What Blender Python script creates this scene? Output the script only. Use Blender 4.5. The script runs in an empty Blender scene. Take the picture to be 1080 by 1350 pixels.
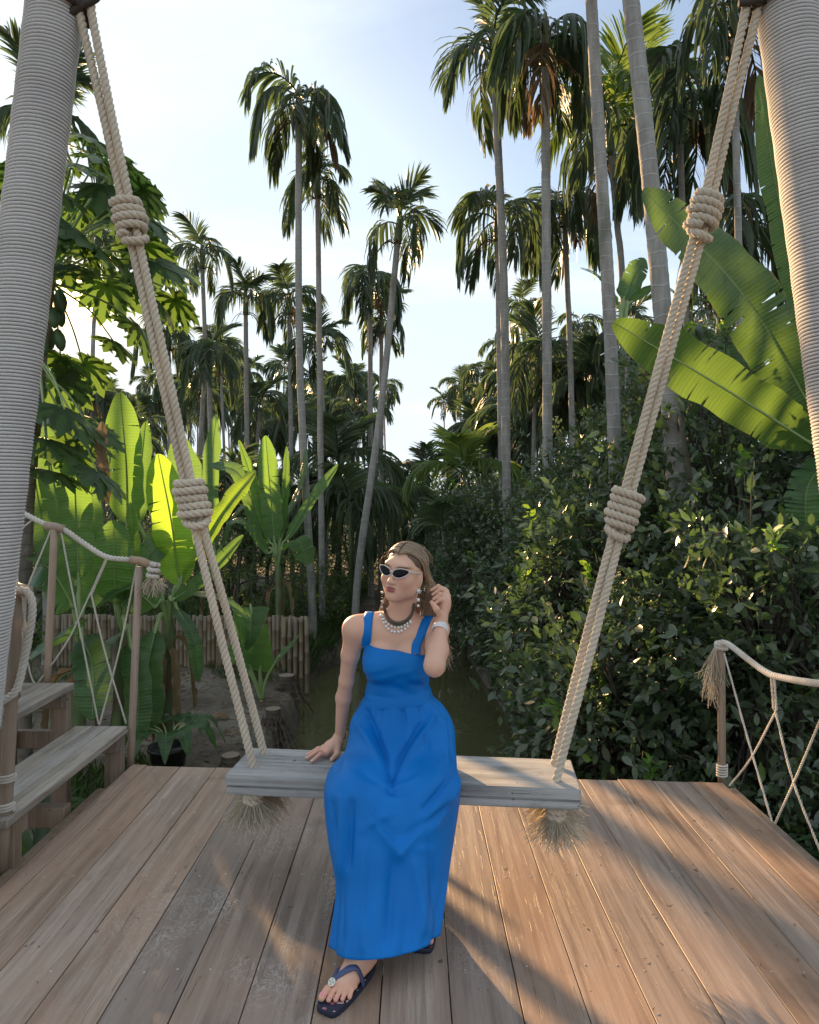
import bpy, bmesh, math, random
import numpy as np
from mathutils import Vector, Matrix, Euler
R = math.radians
SC = bpy.context.scene
COL = SC.collection
rng = np.random.default_rng(7)
random.seed(7)

# ------------------------------------------------------------------ camera
F_PX, CX, CY, CAM_H = 900.0, 545.0, 663.0, 1.5     # focal length and horizon of the 1080 x 1350 photograph
cam_d = bpy.data.cameras.new('camera'); cam = bpy.data.objects.new('camera', cam_d); COL.objects.link(cam)
cam.location = (0, 0, CAM_H); cam.rotation_euler = (R(90), 0, 0)
cam_d.sensor_fit = 'HORIZONTAL'; cam_d.sensor_width = 36.0; cam_d.lens = 36.0 * F_PX / 1080
cam_d.shift_x = -5 / 1080; cam_d.shift_y = -12 / 1080
cam_d.clip_start = 0.05; cam_d.clip_end = 2000
SC.camera = cam

# ------------------------------------------------------------------ sky, sun, exposure
SUN_AZ, SUN_EL = R(-26.0), R(14.8)                  # azimuth measured from +Y, negative = left
SUN_DIR = Vector((math.sin(SUN_AZ) * math.cos(SUN_EL), math.cos(SUN_AZ) * math.cos(SUN_EL), math.sin(SUN_EL)))
world = bpy.data.worlds.new('World'); SC.world = world; world.use_nodes = True
def build_world():
    nt = world.node_tree; nt.nodes.clear()
    N = lambda t, **k: _n(nt, t, **k)
    L = nt.links.new
    out = N('ShaderNodeOutputWorld'); bg = N('ShaderNodeBackground')
    sky = N('ShaderNodeTexSky'); sky.sky_type = 'NISHITA'; sky.sun_disc = False
    sky.sun_elevation = SUN_EL; sky.sun_rotation = SUN_AZ; sky.air_density = 1.0; sky.dust_density = 1.2; sky.ozone_density = 2.0
    tc = N('ShaderNodeTexCoord')
    sep = N('ShaderNodeSeparateXYZ'); L(tc.outputs['Generated'], sep.inputs[0])
    # project the direction on a cloud deck so the clouds flatten towards the horizon
    zc = N('ShaderNodeMath', operation='MAXIMUM'); L(sep.outputs['Z'], zc.inputs[0]); zc.inputs[1].default_value = 0.0
    za = N('ShaderNodeMath', operation='ADD'); L(zc.outputs[0], za.inputs[0]); za.inputs[1].default_value = 0.22
    dx = N('ShaderNodeMath', operation='DIVIDE'); L(sep.outputs['X'], dx.inputs[0]); L(za.outputs[0], dx.inputs[1])
    dy = N('ShaderNodeMath', operation='DIVIDE'); L(sep.outputs['Y'], dy.inputs[0]); L(za.outputs[0], dy.inputs[1])
    cmb = N('ShaderNodeCombineXYZ'); L(dx.outputs[0], cmb.inputs[0]); L(dy.outputs[0], cmb.inputs[1])
    mp = N('ShaderNodeMapping'); mp.inputs['Rotation'].default_value = (0, 0, R(38)); mp.inputs['Scale'].default_value = (0.55, 1.5, 1); mp.inputs['Location'].default_value = (3.1, 1.7, 0)
    L(cmb.outputs[0], mp.inputs[0])
    n1 = N('ShaderNodeTexNoise'); n1.inputs['Scale'].default_value = 1.1; n1.inputs['Detail'].default_value = 7; n1.inputs['Roughness'].default_value = 0.55; n1.inputs['Distortion'].default_value = 0.6
    L(mp.outputs[0], n1.inputs['Vector'])
    cr = N('ShaderNodeMapRange'); cr.inputs['From Min'].default_value = 0.36; cr.inputs['From Max'].default_value = 0.66; cr.inputs['To Min'].default_value = 0.20; cr.inputs['To Max'].default_value = 0.92
    cr.interpolation_type = 'SMOOTHSTEP'
    L(n1.outputs[0], cr.inputs['Value'])
    # haze whitens the sky near the horizon
    hz = N('ShaderNodeMapRange'); hz.inputs['From Min'].default_value = 0.0; hz.inputs['From Max'].default_value = 0.5; hz.inputs['To Min'].default_value = 0.75; hz.inputs['To Max'].default_value = 0.0
    L(sep.outputs['Z'], hz.inputs['Value'])
    mxm = N('ShaderNodeMath', operation='MAXIMUM'); L(cr.outputs[0], mxm.inputs[0]); L(hz.outputs[0], mxm.inputs[1])
    base = N('ShaderNodeVectorMath', operation='SCALE'); L(sky.outputs[0], base.inputs[0]); base.inputs['Scale'].default_value = 1.25
    veil = N('ShaderNodeVectorMath', operation='MINIMUM'); L(base.outputs[0], veil.inputs[0]); veil.inputs[1].default_value = (4.5, 5.4, 6.2)   # thin high cloud evens out the glare
    mix = N('ShaderNodeMix', data_type='RGBA')
    L(mxm.outputs[0], mix.inputs[0]); L(veil.outputs[0], mix.inputs[6]); mix.inputs[7].default_value = (6.0, 6.55, 6.9, 1)
    # glow of the low sun in the thin cloud
    dt = N('ShaderNodeVectorMath', operation='DOT_PRODUCT'); L(tc.outputs['Generated'], dt.inputs[0]); dt.inputs[1].default_value = SUN_DIR
    def lobe(p, col, s):
        m0 = N('ShaderNodeMath', operation='MAXIMUM'); L(dt.outputs['Value'], m0.inputs[0]); m0.inputs[1].default_value = 0
        m1 = N('ShaderNodeMath', operation='POWER'); L(m0.outputs[0], m1.inputs[0]); m1.inputs[1].default_value = p
        v = N('ShaderNodeVectorMath', operation='SCALE'); v.inputs[0].default_value = col
        m2 = N('ShaderNodeMath', operation='MULTIPLY'); L(m1.outputs[0], m2.inputs[0]); m2.inputs[1].default_value = s
        L(m2.outputs[0], v.inputs['Scale']); return v
    acc = mix.outputs[2]
    for p, c, s in ((10, (1.0, 0.95, 0.88), 0.35), (300, (1.0, 0.58, 0.16), 4.5), (3000, (1.0, 0.66, 0.24), 90.0)):
        lb = lobe(p, c, s); ad = N('ShaderNodeVectorMath', operation='ADD'); L(acc, ad.inputs[0]); L(lb.outputs[0], ad.inputs[1]); acc = ad.outputs[0]
    L(acc, bg.inputs[0]); bg.inputs[1].default_value = 0.062
    L(bg.outputs[0], out.inputs[0])
def _n(nt, t, **k):
    n = nt.nodes.new(t)
    for a, b in k.items(): setattr(n, a, b)
    return n
build_world()
sun_d = bpy.data.lights.new('sun', 'SUN'); sun_d.energy = 5.0; sun_d.angle = R(0.6); sun_d.color = (1.0, 0.62, 0.30)
sun = bpy.data.objects.new('sun', sun_d); COL.objects.link(sun)
sun.rotation_euler = SUN_DIR.to_track_quat('Z', 'Y').to_euler(); sun.location = (-20, 40, 14)
SC.view_settings.view_transform = 'Standard'; SC.view_settings.look = 'None'
SC.view_settings.exposure = 1.47; SC.view_settings.gamma = 1.0; SC.view_settings.use_curve_mapping = False
SC.cycles.max_bounces = 7; SC.cycles.diffuse_bounces = 5; SC.cycles.glossy_bounces = 2; SC.cycles.transmission_bounces = 3; SC.cycles.transparent_max_bounces = 4
SC.cycles.sample_clamp_indirect = 4.0

# ------------------------------------------------------------------ helpers
def W(px, py, d):                                    # photo pixel + distance along the view axis -> point
    return Vector(((px - CX) / F_PX * d, d, CAM_H - (py - CY) / F_PX * d))
def lerp(a, b, t): return a + (b - a) * t
def tag(o, label=None, cat=None, group=None, kind=None):
    if label: o['label'] = label
    if cat: o['category'] = cat
    if group: o['group'] = group
    if kind: o['kind'] = kind
    return o
def empty(name, loc=(0, 0, 0), parent=None):
    o = bpy.data.objects.new(name, None); COL.objects.link(o); o.location = loc; o.empty_display_size = 0.1
    if parent: o.parent = parent
    return o
def mesh_np(name, v, f, mat=None, smooth=False, uv=None):
    """v (n,3); f (m,k) array of equal polygons, or a list of such arrays"""
    me = bpy.data.meshes.new(name)
    v = np.asarray(v, dtype=np.float32); fl = f if isinstance(f, list) else [f]
    fl = [np.asarray(a, dtype=np.int32) for a in fl if len(a)]
    me.vertices.add(len(v)); me.vertices.foreach_set('co', v.ravel())
    tot = np.concatenate([np.full(len(a), a.shape[1], dtype=np.int32) for a in fl])
    idx = np.concatenate([a.ravel() for a in fl])
    me.loops.add(len(idx)); me.loops.foreach_set('vertex_index', idx)
    me.polygons.add(len(tot)); st = np.concatenate([[0], np.cumsum(tot)[:-1]]).astype(np.int32)
    me.polygons.foreach_set('loop_start', st); me.polygons.foreach_set('loop_total', tot)
    if uv is not None:
        l = me.uv_layers.new(name='UVMap'); l.data.foreach_set('uv', np.asarray(uv, dtype=np.float32)[idx].ravel())
    me.update(calc_edges=True); me.validate()
    me.polygons.foreach_set('use_smooth', np.full(len(tot), bool(smooth)))
    if mat: me.materials.append(mat)
    return me
def obj(name, me, parent=None, loc=None):
    o = bpy.data.objects.new(name, me); COL.objects.link(o)
    if parent: o.parent = parent
    if loc is not None: o.location = loc
    return o
class Acc:                                           # collects pieces of ONE part
    def __init__(s): s.v = []; s.f = {}; s.n = 0; s.uv = []
    def add(s, v, f, uv=None):
        v = np.asarray(v, dtype=float); f = np.asarray(f, dtype=int)
        s.v.append(v); s.f.setdefault(f.shape[1], []).append(f + s.n); s.n += len(v)
        s.uv.append(np.zeros((len(v), 2)) if uv is None else np.asarray(uv))
    def mesh(s, name, mat=None, smooth=True, uv=False):
        return mesh_np(name, np.concatenate(s.v), [np.concatenate(a) for a in s.f.values()], mat, smooth, np.concatenate(s.uv) if uv else None)
def tube(P, rad, sides=8, cap=True):
    """tube along points P (n,3); rad scalar or (n,); returns verts, quads"""
    P = np.asarray(P, dtype=float); n = len(P); rad = np.broadcast_to(np.asarray(rad, dtype=float), (n,))
    T = np.gradient(P, axis=0); T /= np.linalg.norm(T, axis=1)[:, None] + 1e-12
    u = np.zeros((n, 3)); a = np.array([0, 0, 1.0]) if abs(T[0, 2]) < 0.9 else np.array([1.0, 0, 0])
    u0 = np.cross(T[0], a); u[0] = u0 / np.linalg.norm(u0)
    for i in range(1, n):
        w = u[i - 1] - T[i] * np.dot(u[i - 1], T[i]); u[i] = w / (np.linalg.norm(w) + 1e-12)
    w = np.cross(T, u)
    th = np.linspace(0, 2 * np.pi, sides, endpoint=False)
    V = P[:, None, :] + rad[:, None, None] * (np.cos(th)[None, :, None] * u[:, None, :] + np.sin(th)[None, :, None] * w[:, None, :])
    V = V.reshape(-1, 3)
    i, j = np.meshgrid(np.arange(n - 1), np.arange(sides), indexing='ij'); j2 = (j + 1) % sides
    Fq = np.stack([i * sides + j, i * sides + j2, (i + 1) * sides + j2, (i + 1) * sides + j], -1).reshape(-1, 4)
    if cap:
        V = np.vstack([V, P[0], P[-1]]); k = np.arange(sides); k2 = (k + 1) % sides
        c0 = np.stack([np.full(sides, n * sides), k2, k, np.full(sides, n * sides)], -1)[:, [0, 1, 2]]
        c1 = np.stack([np.full(sides, n * sides + 1), (n - 1) * sides + k, (n - 1) * sides + k2], -1)
        return V, Fq, np.vstack([c0, c1])
    return V, Fq, np.zeros((0, 3), int)
def add_tube(acc, P, rad, sides=8, cap=True):
    V, q, t = tube(P, rad, sides, cap); n = acc.n
    acc.add(V, q)
    if len(t): acc.f.setdefault(3, []).append(t + n)
def frames(P):
    P = np.asarray(P, float); n = len(P)
    T = np.gradient(P, axis=0); T /= np.linalg.norm(T, axis=1)[:, None] + 1e-12
    u = np.zeros((n, 3)); a = np.array([0, 0, 1.0]) if abs(T[0, 2]) < 0.9 else np.array([0, 1.0, 0])
    u0 = np.cross(T[0], a); u[0] = u0 / np.linalg.norm(u0)
    for i in range(1, n):
        w = u[i - 1] - T[i] * np.dot(u[i - 1], T[i]); u[i] = w / (np.linalg.norm(w) + 1e-12)
    return T, u, np.cross(T, u)
def resample(P, step):
    P = np.asarray(P, float); s = np.concatenate([[0], np.cumsum(np.linalg.norm(np.diff(P, axis=0), axis=1))])
    n = max(4, int(s[-1] / step)); q = np.linspace(0, s[-1], n)
    return np.stack([np.interp(q, s, P[:, k]) for k in range(3)], -1), q
def smooth_path(ctrl, n=12):                         # Catmull-Rom through the control points
    C = [np.asarray(c, float) for c in ctrl]; C = [2 * C[0] - C[1]] + C + [2 * C[-1] - C[-2]]; out = []
    for i in range(1, len(C) - 2):
        for t in np.linspace(0, 1, n, endpoint=False):
            p0, p1, p2, p3 = C[i - 1:i + 3]
            out.append(0.5 * ((2 * p1) + (-p0 + p2) * t + (2 * p0 - 5 * p1 + 4 * p2 - p3) * t * t + (-p0 + 3 * p1 - 3 * p2 + p3) * t ** 3))
    out.append(C[-2]); return np.array(out)
def add_rope(acc, P, rad, pitch=None, per=9, sides=6, strands=3, phase=0.0):
    """laid rope: three helical strands about the path"""
    pitch = pitch or rad * 4.2
    Q, s = resample(P, pitch / per); T, u, w = frames(Q)
    for k in range(strands):
        a = 2 * np.pi * (s / pitch + k / strands) + phase
        C = Q + 0.50 * rad * (np.cos(a)[:, None] * u + np.sin(a)[:, None] * w)
        add_tube(acc, C, rad * 0.56, sides)
def box_np(x0, x1, y0, y1, z0, z1):
    v = np.array([[x, y, z] for z in (z0, z1) for y in (y0, y1) for x in (x0, x1)], float)
    f = np.array([[0, 2, 3, 1], [4, 5, 7, 6], [0, 1, 5, 4], [2, 6, 7, 3], [0, 4, 6, 2], [1, 3, 7, 5]])
    return v, f
def bevel_box(name, size, mat, bev=0.004, seg=1, uneven=0.0):
    bm = bmesh.new(); bmesh.ops.create_cube(bm, size=1.0)
    for v in bm.verts: v.co = Vector((v.co.x * size[0], v.co.y * size[1], v.co.z * size[2]))
    if bev: bmesh.ops.bevel(bm, geom=list(bm.edges), offset=bev, segments=seg, affect='EDGES')
    if uneven:
        for v in bm.verts: v.co += Vector((random.uniform(-1, 1), random.uniform(-1, 1), random.uniform(-1, 1))) * uneven
    me = bpy.data.meshes.new(name); bm.to_mesh(me); bm.free()
    if mat: me.materials.append(mat)
    return me
def scatter(tv, tf, pos, fwd, up, scale, tuv=None):
    """copies of a template (x = along, y = across, z = normal) as arrays"""
    pos = np.asarray(pos, float); fwd = np.asarray(fwd, float); up = np.asarray(up, float)
    fwd = fwd / (np.linalg.norm(fwd, axis=1)[:, None] + 1e-9)
    sd = np.cross(up, fwd); sd /= np.linalg.norm(sd, axis=1)[:, None] + 1e-9
    nn = np.cross(fwd, sd)
    s = np.asarray(scale, float)
    if s.ndim == 1: s = np.stack([s, s, s], -1)
    V = (pos[:, None, :] + (tv[None, :, 0:1] * s[:, None, 0:1]) * fwd[:, None, :] + (tv[None, :, 1:2] * s[:, None, 1:2]) * sd[:, None, :] + (tv[None, :, 2:3] * s[:, None, 2:3]) * nn[:, None, :])
    n, k = len(pos), len(tv)
    Fq = (tf[None] + (np.arange(n) * k)[:, None, None]).reshape(-1, tf.shape[1])
    return V.reshape(-1, 3), Fq
# ------------------------------------------------------------------ materials
MATS = {}
class MT:
    def __init__(s, name):
        s.m = bpy.data.materials.new(name); s.m.use_nodes = True; s.nt = s.m.node_tree; s.nt.nodes.clear()
        s.out = s.N('ShaderNodeOutputMaterial'); s.p = s.N('ShaderNodeBsdfPrincipled'); s.L(s.p.outputs[0], s.out.inputs[0]); MATS[name] = s.m
    def N(s, t, **k): return _n(s.nt, t, **k)
    def L(s, a, b): s.nt.links.new(a, b)
    def coord(s, kind='Object', scale=(1, 1, 1), loc=None, rnd=0.0):
        tc = s.N('ShaderNodeTexCoord'); mp = s.N('ShaderNodeMapping'); mp.inputs['Scale'].default_value = scale
        s.L(tc.outputs[kind], mp.inputs[0])
        if rnd:
            oi = s.N('ShaderNodeObjectInfo'); v = s.N('ShaderNodeVectorMath', operation='SCALE'); v.inputs[0].default_value = (rnd, rnd * 1.7, rnd * 0.6)
            s.L(oi.outputs['Random'], v.inputs['Scale']); s.L(v.outputs[0], mp.inputs['Location'])
        return mp.outputs[0]
    def noise(s, vec, scale=5, detail=4, rough=0.55, dist=0.0):
        n = s.N('ShaderNodeTexNoise'); n.inputs['Scale'].default_value = scale; n.inputs['Detail'].default_value = detail; n.inputs['Roughness'].default_value = rough; n.inputs['Distortion'].default_value = dist
        if vec is not None: s.L(vec, n.inputs['Vector'])
        return n.outputs[0]
    def ramp(s, fac, stops):
        r = s.N('ShaderNodeValToRGB'); s.L(fac, r.inputs[0]); e = r.color_ramp.elements
        while len(e) < len(stops): e.new(0.5)
        for i, (p, c) in enumerate(stops): e[i].position = p; e[i].color = (*c, 1) if len(c) == 3 else c
        return r.outputs[0]
    def rng(s, fac, a, b, c=0.0, d=1.0, smooth=True):
        m = s.N('ShaderNodeMapRange'); m.interpolation_type = 'SMOOTHSTEP' if smooth else 'LINEAR'
        s.L(fac, m.inputs['Value'])
        for k, v in zip(('From Min', 'From Max', 'To Min', 'To Max'), (a, b, c, d)): m.inputs[k].default_value = v
        return m.outputs[0]
    def mix(s, fac, a, b, mode='MIX'):
        m = s.N('ShaderNodeMix', data_type='RGBA', blend_type=mode)
        if isinstance(fac, (int, float)): m.inputs[0].default_value = fac
        else: s.L(fac, m.inputs[0])
        for k, v in ((6, a), (7, b)):
            if isinstance(v, (tuple, list)): m.inputs[k].default_value = (*v, 1) if len(v) == 3 else v
            else: s.L(v, m.inputs[k])
        return m.outputs[2]
    def math(s, op, a, b=None):
        m = s.N('ShaderNodeMath', operation=op)
        for i, v in enumerate((a, b)):
            if v is None: continue
            if isinstance(v, (int, float)): m.inputs[i].default_value = v
            else: s.L(v, m.inputs[i])
        return m.outputs[0]
    def bump(s, h, strength=0.4, dist=0.01):
        b = s.N('ShaderNodeBump'); b.inputs['Strength'].default_value = strength; b.inputs['Distance'].default_value = dist
        s.L(h, b.inputs['Height']); s.L(b.outputs[0], s.p.inputs['Normal']); return b.outputs[0]
    def set(s, **k):
        for a, v in k.items():
            i = s.p.inputs[a.replace('_', ' ')]
            if isinstance(v, (int, float)): i.default_value = v
            elif isinstance(v, (tuple, list)): i.default_value = v if len(v) == len(i.default_value) else (*v, 1)
            else: s.L(v, i)
        return s
    def leafy(s, col, amount=0.35):                  # light passing through a leaf
        tr = s.N('ShaderNodeBsdfTranslucent'); mx = s.N('ShaderNodeMixShader'); mx.inputs[0].default_value = amount
        if isinstance(col, (tuple, list)): tr.inputs[0].default_value = (*col, 1)
        else: s.L(col, tr.inputs[0])
        s.L(s.p.outputs[0], mx.inputs[1]); s.L(tr.outputs[0], mx.inputs[2]); s.L(mx.outputs[0], s.out.inputs[0]); return s
def plain(name, col, rough=0.6, **k):
    t = MT(name); t.set(Base_Color=col, Roughness=rough, **k); return t.m

def leaf_mat(name, c0, c1, trans, amount=0.35, rough=0.38, spec=0.5, yellow=None):
    t = MT(name); g = t.N('ShaderNodeNewGeometry'); oi = t.N('ShaderNodeObjectInfo')
    r = t.math('FRACT', t.math('ADD', g.outputs['Random Per Island'], oi.outputs['Random']))
    c = t.mix(t.rng(r, 0, 1, smooth=False), c0, c1)
    n = t.noise(t.coord('Object'), 1.3, 3)
    c = t.mix(t.rng(n, 0.35, 0.65, 0.0, 0.45), c, tuple(0.6 * x for x in c0))
    if yellow: c = t.mix(t.rng(r, 0.955, 0.975), c, yellow)
    t.set(Base_Color=c, Roughness=rough, Specular_IOR_Level=spec)
    t.leafy(trans, amount); return t.m
leaf_mat('lime_leaf', (0.060, 0.090, 0.050), (0.125, 0.165, 0.085), (0.15, 0.27, 0.08), 0.26, 0.32, 0.8, (0.16, 0.24, 0.04))
leaf_mat('lime_shoot', (0.09, 0.20, 0.03), (0.13, 0.26, 0.05), (0.30, 0.5, 0.06), 0.45, 0.40, 0.45)
leaf_mat('palm_leaf', (0.056, 0.082, 0.050), (0.110, 0.145, 0.078), (0.13, 0.21, 0.075), 0.34, 0.42, 0.45, (0.20, 0.15, 0.05))
leaf_mat('palm_leaf_bright', (0.10, 0.16, 0.04), (0.15, 0.22, 0.055), (0.26, 0.38, 0.07), 0.40, 0.42, 0.45)
leaf_mat('palm_leaf_dead', (0.12, 0.08, 0.045), (0.22, 0.15, 0.08), (0.3, 0.2, 0.1), 0.25, 0.7, 0.2)
leaf_mat('papaya_leaf', (0.045, 0.085, 0.042), (0.075, 0.125, 0.050), (0.20, 0.36, 0.06), 0.35, 0.45, 0.4)
leaf_mat('shrub_leaf', (0.060, 0.090, 0.042), (0.115, 0.15, 0.065), (0.22, 0.34, 0.08), 0.33, 0.45, 0.4, (0.2, 0.22, 0.06))
leaf_mat('grass_blade', (0.035, 0.075, 0.022), (0.085, 0.135, 0.035), (0.18, 0.30, 0.06), 0.35, 0.5, 0.3, (0.25, 0.2, 0.09))
leaf_mat('strap_leaf', (0.022, 0.050, 0.022), (0.050, 0.092, 0.034), (0.12, 0.22, 0.05), 0.30, 0.38, 0.45)
leaf_mat('dry_leaf', (0.16, 0.10, 0.055), (0.34, 0.25, 0.15), (0.3, 0.2, 0.1), 0.2, 0.75, 0.2)
def m_banana(name, c0, c1, trans, amount):
    t = MT(name); uv = t.N('ShaderNodeUVMap'); sp = t.N('ShaderNodeSeparateXYZ'); t.L(uv.outputs[0], sp.inputs[0])
    w = t.N('ShaderNodeTexWave', wave_type='BANDS', bands_direction='X'); w.inputs['Scale'].default_value = 17; w.inputs['Distortion'].default_value = 1.0; w.inputs['Detail'].default_value = 2; w.inputs['Detail Scale'].default_value = 0.6
    t.L(uv.outputs[0], w.inputs['Vector'])
    av = t.math('ABSOLUTE', t.math('SUBTRACT', sp.outputs[1], 0.5))
    n = t.noise(t.coord('Object', rnd=9.0), 3.0, 4)
    c = t.mix(t.rng(n, 0.3, 0.7), c0, c1); c = t.mix(t.math('MULTIPLY', w.outputs[1], 0.28), c, tuple(0.55 * x for x in c0))
    w2 = t.N('ShaderNodeTexWave', wave_type='BANDS', bands_direction='X'); w2.inputs['Scale'].default_value = 3.7; w2.inputs['Distortion'].default_value = 3.5; w2.inputs['Detail'].default_value = 3; w2.inputs['Detail Scale'].default_value = 1.3; t.L(uv.outputs[0], w2.inputs['Vector'])
    c = t.mix(t.rng(w2.outputs[1], 0.62, 0.95, 0.0, 0.5), c, tuple(0.5 * x for x in c0))  # dark bands paint in the ribs and the shading of the leaf folds
    blot = t.noise(t.coord('Object', rnd=3.0), 22, 4, 0.7); c = t.mix(t.rng(blot, 0.66, 0.74, 0, 0.6), c, (0.16, 0.13, 0.05))
    rib = t.rng(av, 0.0, 0.028, 1.0, 0.0); c = t.mix(rib, c, (0.24, 0.34, 0.11))
    edge = t.math('MULTIPLY', t.rng(av, 0.455, 0.5), t.rng(t.noise(t.coord('Object', rnd=5.0), 14, 3), 0.45, 0.6)); c = t.mix(edge, c, (0.22, 0.16, 0.07))
    t.set(Base_Color=c, Roughness=0.36, Specular_IOR_Level=0.45); t.bump(w.outputs[1], 0.35, 0.006)
    tc = t.mix(rib, trans, tuple(0.55 * x for x in trans)); tc = t.mix(t.math('MULTIPLY', w.outputs[1], 0.3), tc, tuple(0.55 * x for x in trans))
    t.leafy(tc, amount); return t.m
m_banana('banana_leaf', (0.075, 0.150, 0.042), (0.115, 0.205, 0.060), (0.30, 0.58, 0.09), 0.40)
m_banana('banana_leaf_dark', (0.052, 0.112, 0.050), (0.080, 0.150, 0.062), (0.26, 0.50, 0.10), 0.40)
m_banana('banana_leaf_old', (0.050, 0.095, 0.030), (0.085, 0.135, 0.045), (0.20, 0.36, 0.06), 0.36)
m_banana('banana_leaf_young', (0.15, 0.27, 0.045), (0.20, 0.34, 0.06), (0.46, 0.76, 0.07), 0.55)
def m_wood(name, dark, mid, light, grain=1.0, rough=0.62, scuff=False, axis='Y', crack=0.35, red=None):
    t = MT(name); sx = {'Y': (26, 1.1, 26), 'X': (1.1, 26, 26), 'Z': (26, 26, 1.1)}[axis]
    v = t.coord('Object', sx, rnd=31.0); v2 = t.coord('Object', tuple(0.12 * a if a > 5 else 1.6 for a in sx), rnd=17.0)
    g = t.noise(v, 1.0, 8, 0.62, 0.6); big = t.noise(v2, 1.0, 4, 0.6, 0.4); fine = t.noise(t.coord('Object', tuple(4 * a for a in sx), rnd=3.0), 1.0, 5, 0.7)
    c = t.ramp(g, [(0.32, dark), (0.5, mid), (0.68, light)]); c = t.mix(t.rng(fine, 0.38, 0.55, 0.35, 0.0), c, dark)
    c = t.mix(t.rng(big, 0.36, 0.66, 0.0, 0.55), c, light if not red else red)
    oi = t.N('ShaderNodeObjectInfo')
    hs = t.N('ShaderNodeHueSaturation'); t.L(c, hs.inputs['Color']); t.L(t.rng(oi.outputs['Random'], 0, 1, 0.80, 1.16, False), hs.inputs['Value']); t.L(t.rng(t.math('FRACT', t.math('MULTIPLY', oi.outputs['Random'], 7.3)), 0, 1, 0.75, 1.15, False), hs.inputs['Saturation'])
    c = hs.outputs[0]
    cr = t.rng(fine, 0.60, 0.70); c = t.mix(t.math('MULTIPLY', cr, crack), c, tuple(0.25 * x for x in dark))
    st = t.noise(t.coord('Object', (2.3, 1.5, 2.3), rnd=11.0), 1.6, 5, 0.65, 0.8); c = t.mix(t.rng(st, 0.55, 0.75, 0.0, 0.5), c, tuple(0.42 * x for x in mid))
    sp = t.noise(t.coord('Object', (30, 22, 30), rnd=7.0), 1.0, 2, 0.5); c = t.mix(t.rng(sp, 0.735, 0.76, 0, 0.75), c, tuple(0.2 * x for x in mid))
    if scuff:                                        # worn-in chalky scuff marks where feet drag below the swing
        wv = t.N('ShaderNodeTexCoord'); gm = t.N('ShaderNodeNewGeometry')
        d = t.N('ShaderNodeVectorMath', operation='DISTANCE'); t.L(gm.outputs['Position'], d.inputs[0]); d.inputs[1].default_value = (-0.42, 2.55, 0.0)
        mp = t.N('ShaderNodeMapping'); t.L(gm.outputs['Position'], mp.inputs[0]); mp.inputs['Scale'].default_value = (13, 8, 13)
        a = t.noise(mp.outputs[0], 1.3, 6, 0.6, 2.6)
        ring = t.math('ABSOLUTE', t.math('SUBTRACT', a, 0.5)); line = t.rng(ring, 0.0, 0.035, 1.0, 0.0)
        patch = t.noise(gm.outputs['Position'], 2.6, 3, 0.5)
        near = t.rng(d.outputs['Value'], 0.12, 1.05, 1.0, 0.0)
        k = t.math('MULTIPLY', t.math('MULTIPLY', line, near), t.rng(patch, 0.46, 0.62))
        c = t.mix(t.math('MULTIPLY', k, 0.6), c, (0.62, 0.60, 0.56))
    t.set(Base_Color=c, Roughness=t.rng(g, 0.3, 0.7, rough - 0.12, rough + 0.12), Specular_IOR_Level=0.35)
    t.bump(t.math('ADD', g, t.math('MULTIPLY', cr, -0.6)), 0.35 * grain, 0.004); return t.m
m_wood('deck_wood', (0.19, 0.132, 0.097), (0.315, 0.232, 0.178), (0.43, 0.342, 0.278), 1.6, 0.60, True, 'Y', 0.6, (0.39, 0.25, 0.175))
m_wood('seat_wood', (0.12, 0.118, 0.115), (0.31, 0.305, 0.295), (0.47, 0.465, 0.45), 2.4, 0.8, False, 'X', 0.75)
m_wood('step_wood', (0.13, 0.110, 0.09), (0.27, 0.235, 0.20), (0.42, 0.385, 0.34), 1.6, 0.75, False, 'Y', 0.6)
m_wood('frame_wood', (0.13, 0.095, 0.066), (0.22, 0.165, 0.118), (0.30, 0.23, 0.17), 0.8, 0.6, False, 'Z', 0.3)
m_wood('post_paint', (0.27, 0.19, 0.13), (0.36, 0.26, 0.18), (0.42, 0.31, 0.22), 0.4, 0.45, False, 'Z', 0.12)
def m_rope(name, a, b, dirt):
    t = MT(name); n = t.noise(t.coord('Object'), 220, 4, 0.7); n2 = t.noise(t.coord('Object', rnd=4), 3.5, 4)
    c = t.mix(t.rng(n, 0.3, 0.7), a, b); c = t.mix(t.rng(n2, 0.42, 0.72, 0, 0.55), c, dirt)
    t.set(Base_Color=c, Roughness=0.85, Specular_IOR_Level=0.2, Sheen_Weight=0.3); t.bump(n, 0.5, 0.002); return t.m
m_rope('rope', (0.52, 0.435, 0.325), (0.68, 0.595, 0.47), (0.42, 0.345, 0.26))
m_rope('cord_white', (0.52, 0.48, 0.41), (0.68, 0.64, 0.57), (0.38, 0.33, 0.27))
m_rope('pole_cord', (0.50, 0.485, 0.465), (0.66, 0.645, 0.62), (0.44, 0.425, 0.41))
m_rope('fray', (0.46, 0.38, 0.26), (0.64, 0.56, 0.42), (0.40, 0.32, 0.22))
plain('pole_core', (0.07, 0.068, 0.066), 0.9); plain('strap_leather', (0.05, 0.038, 0.03), 0.7); plain('nail', (0.55, 0.54, 0.52), 0.4, Metallic=0.7)
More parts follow.
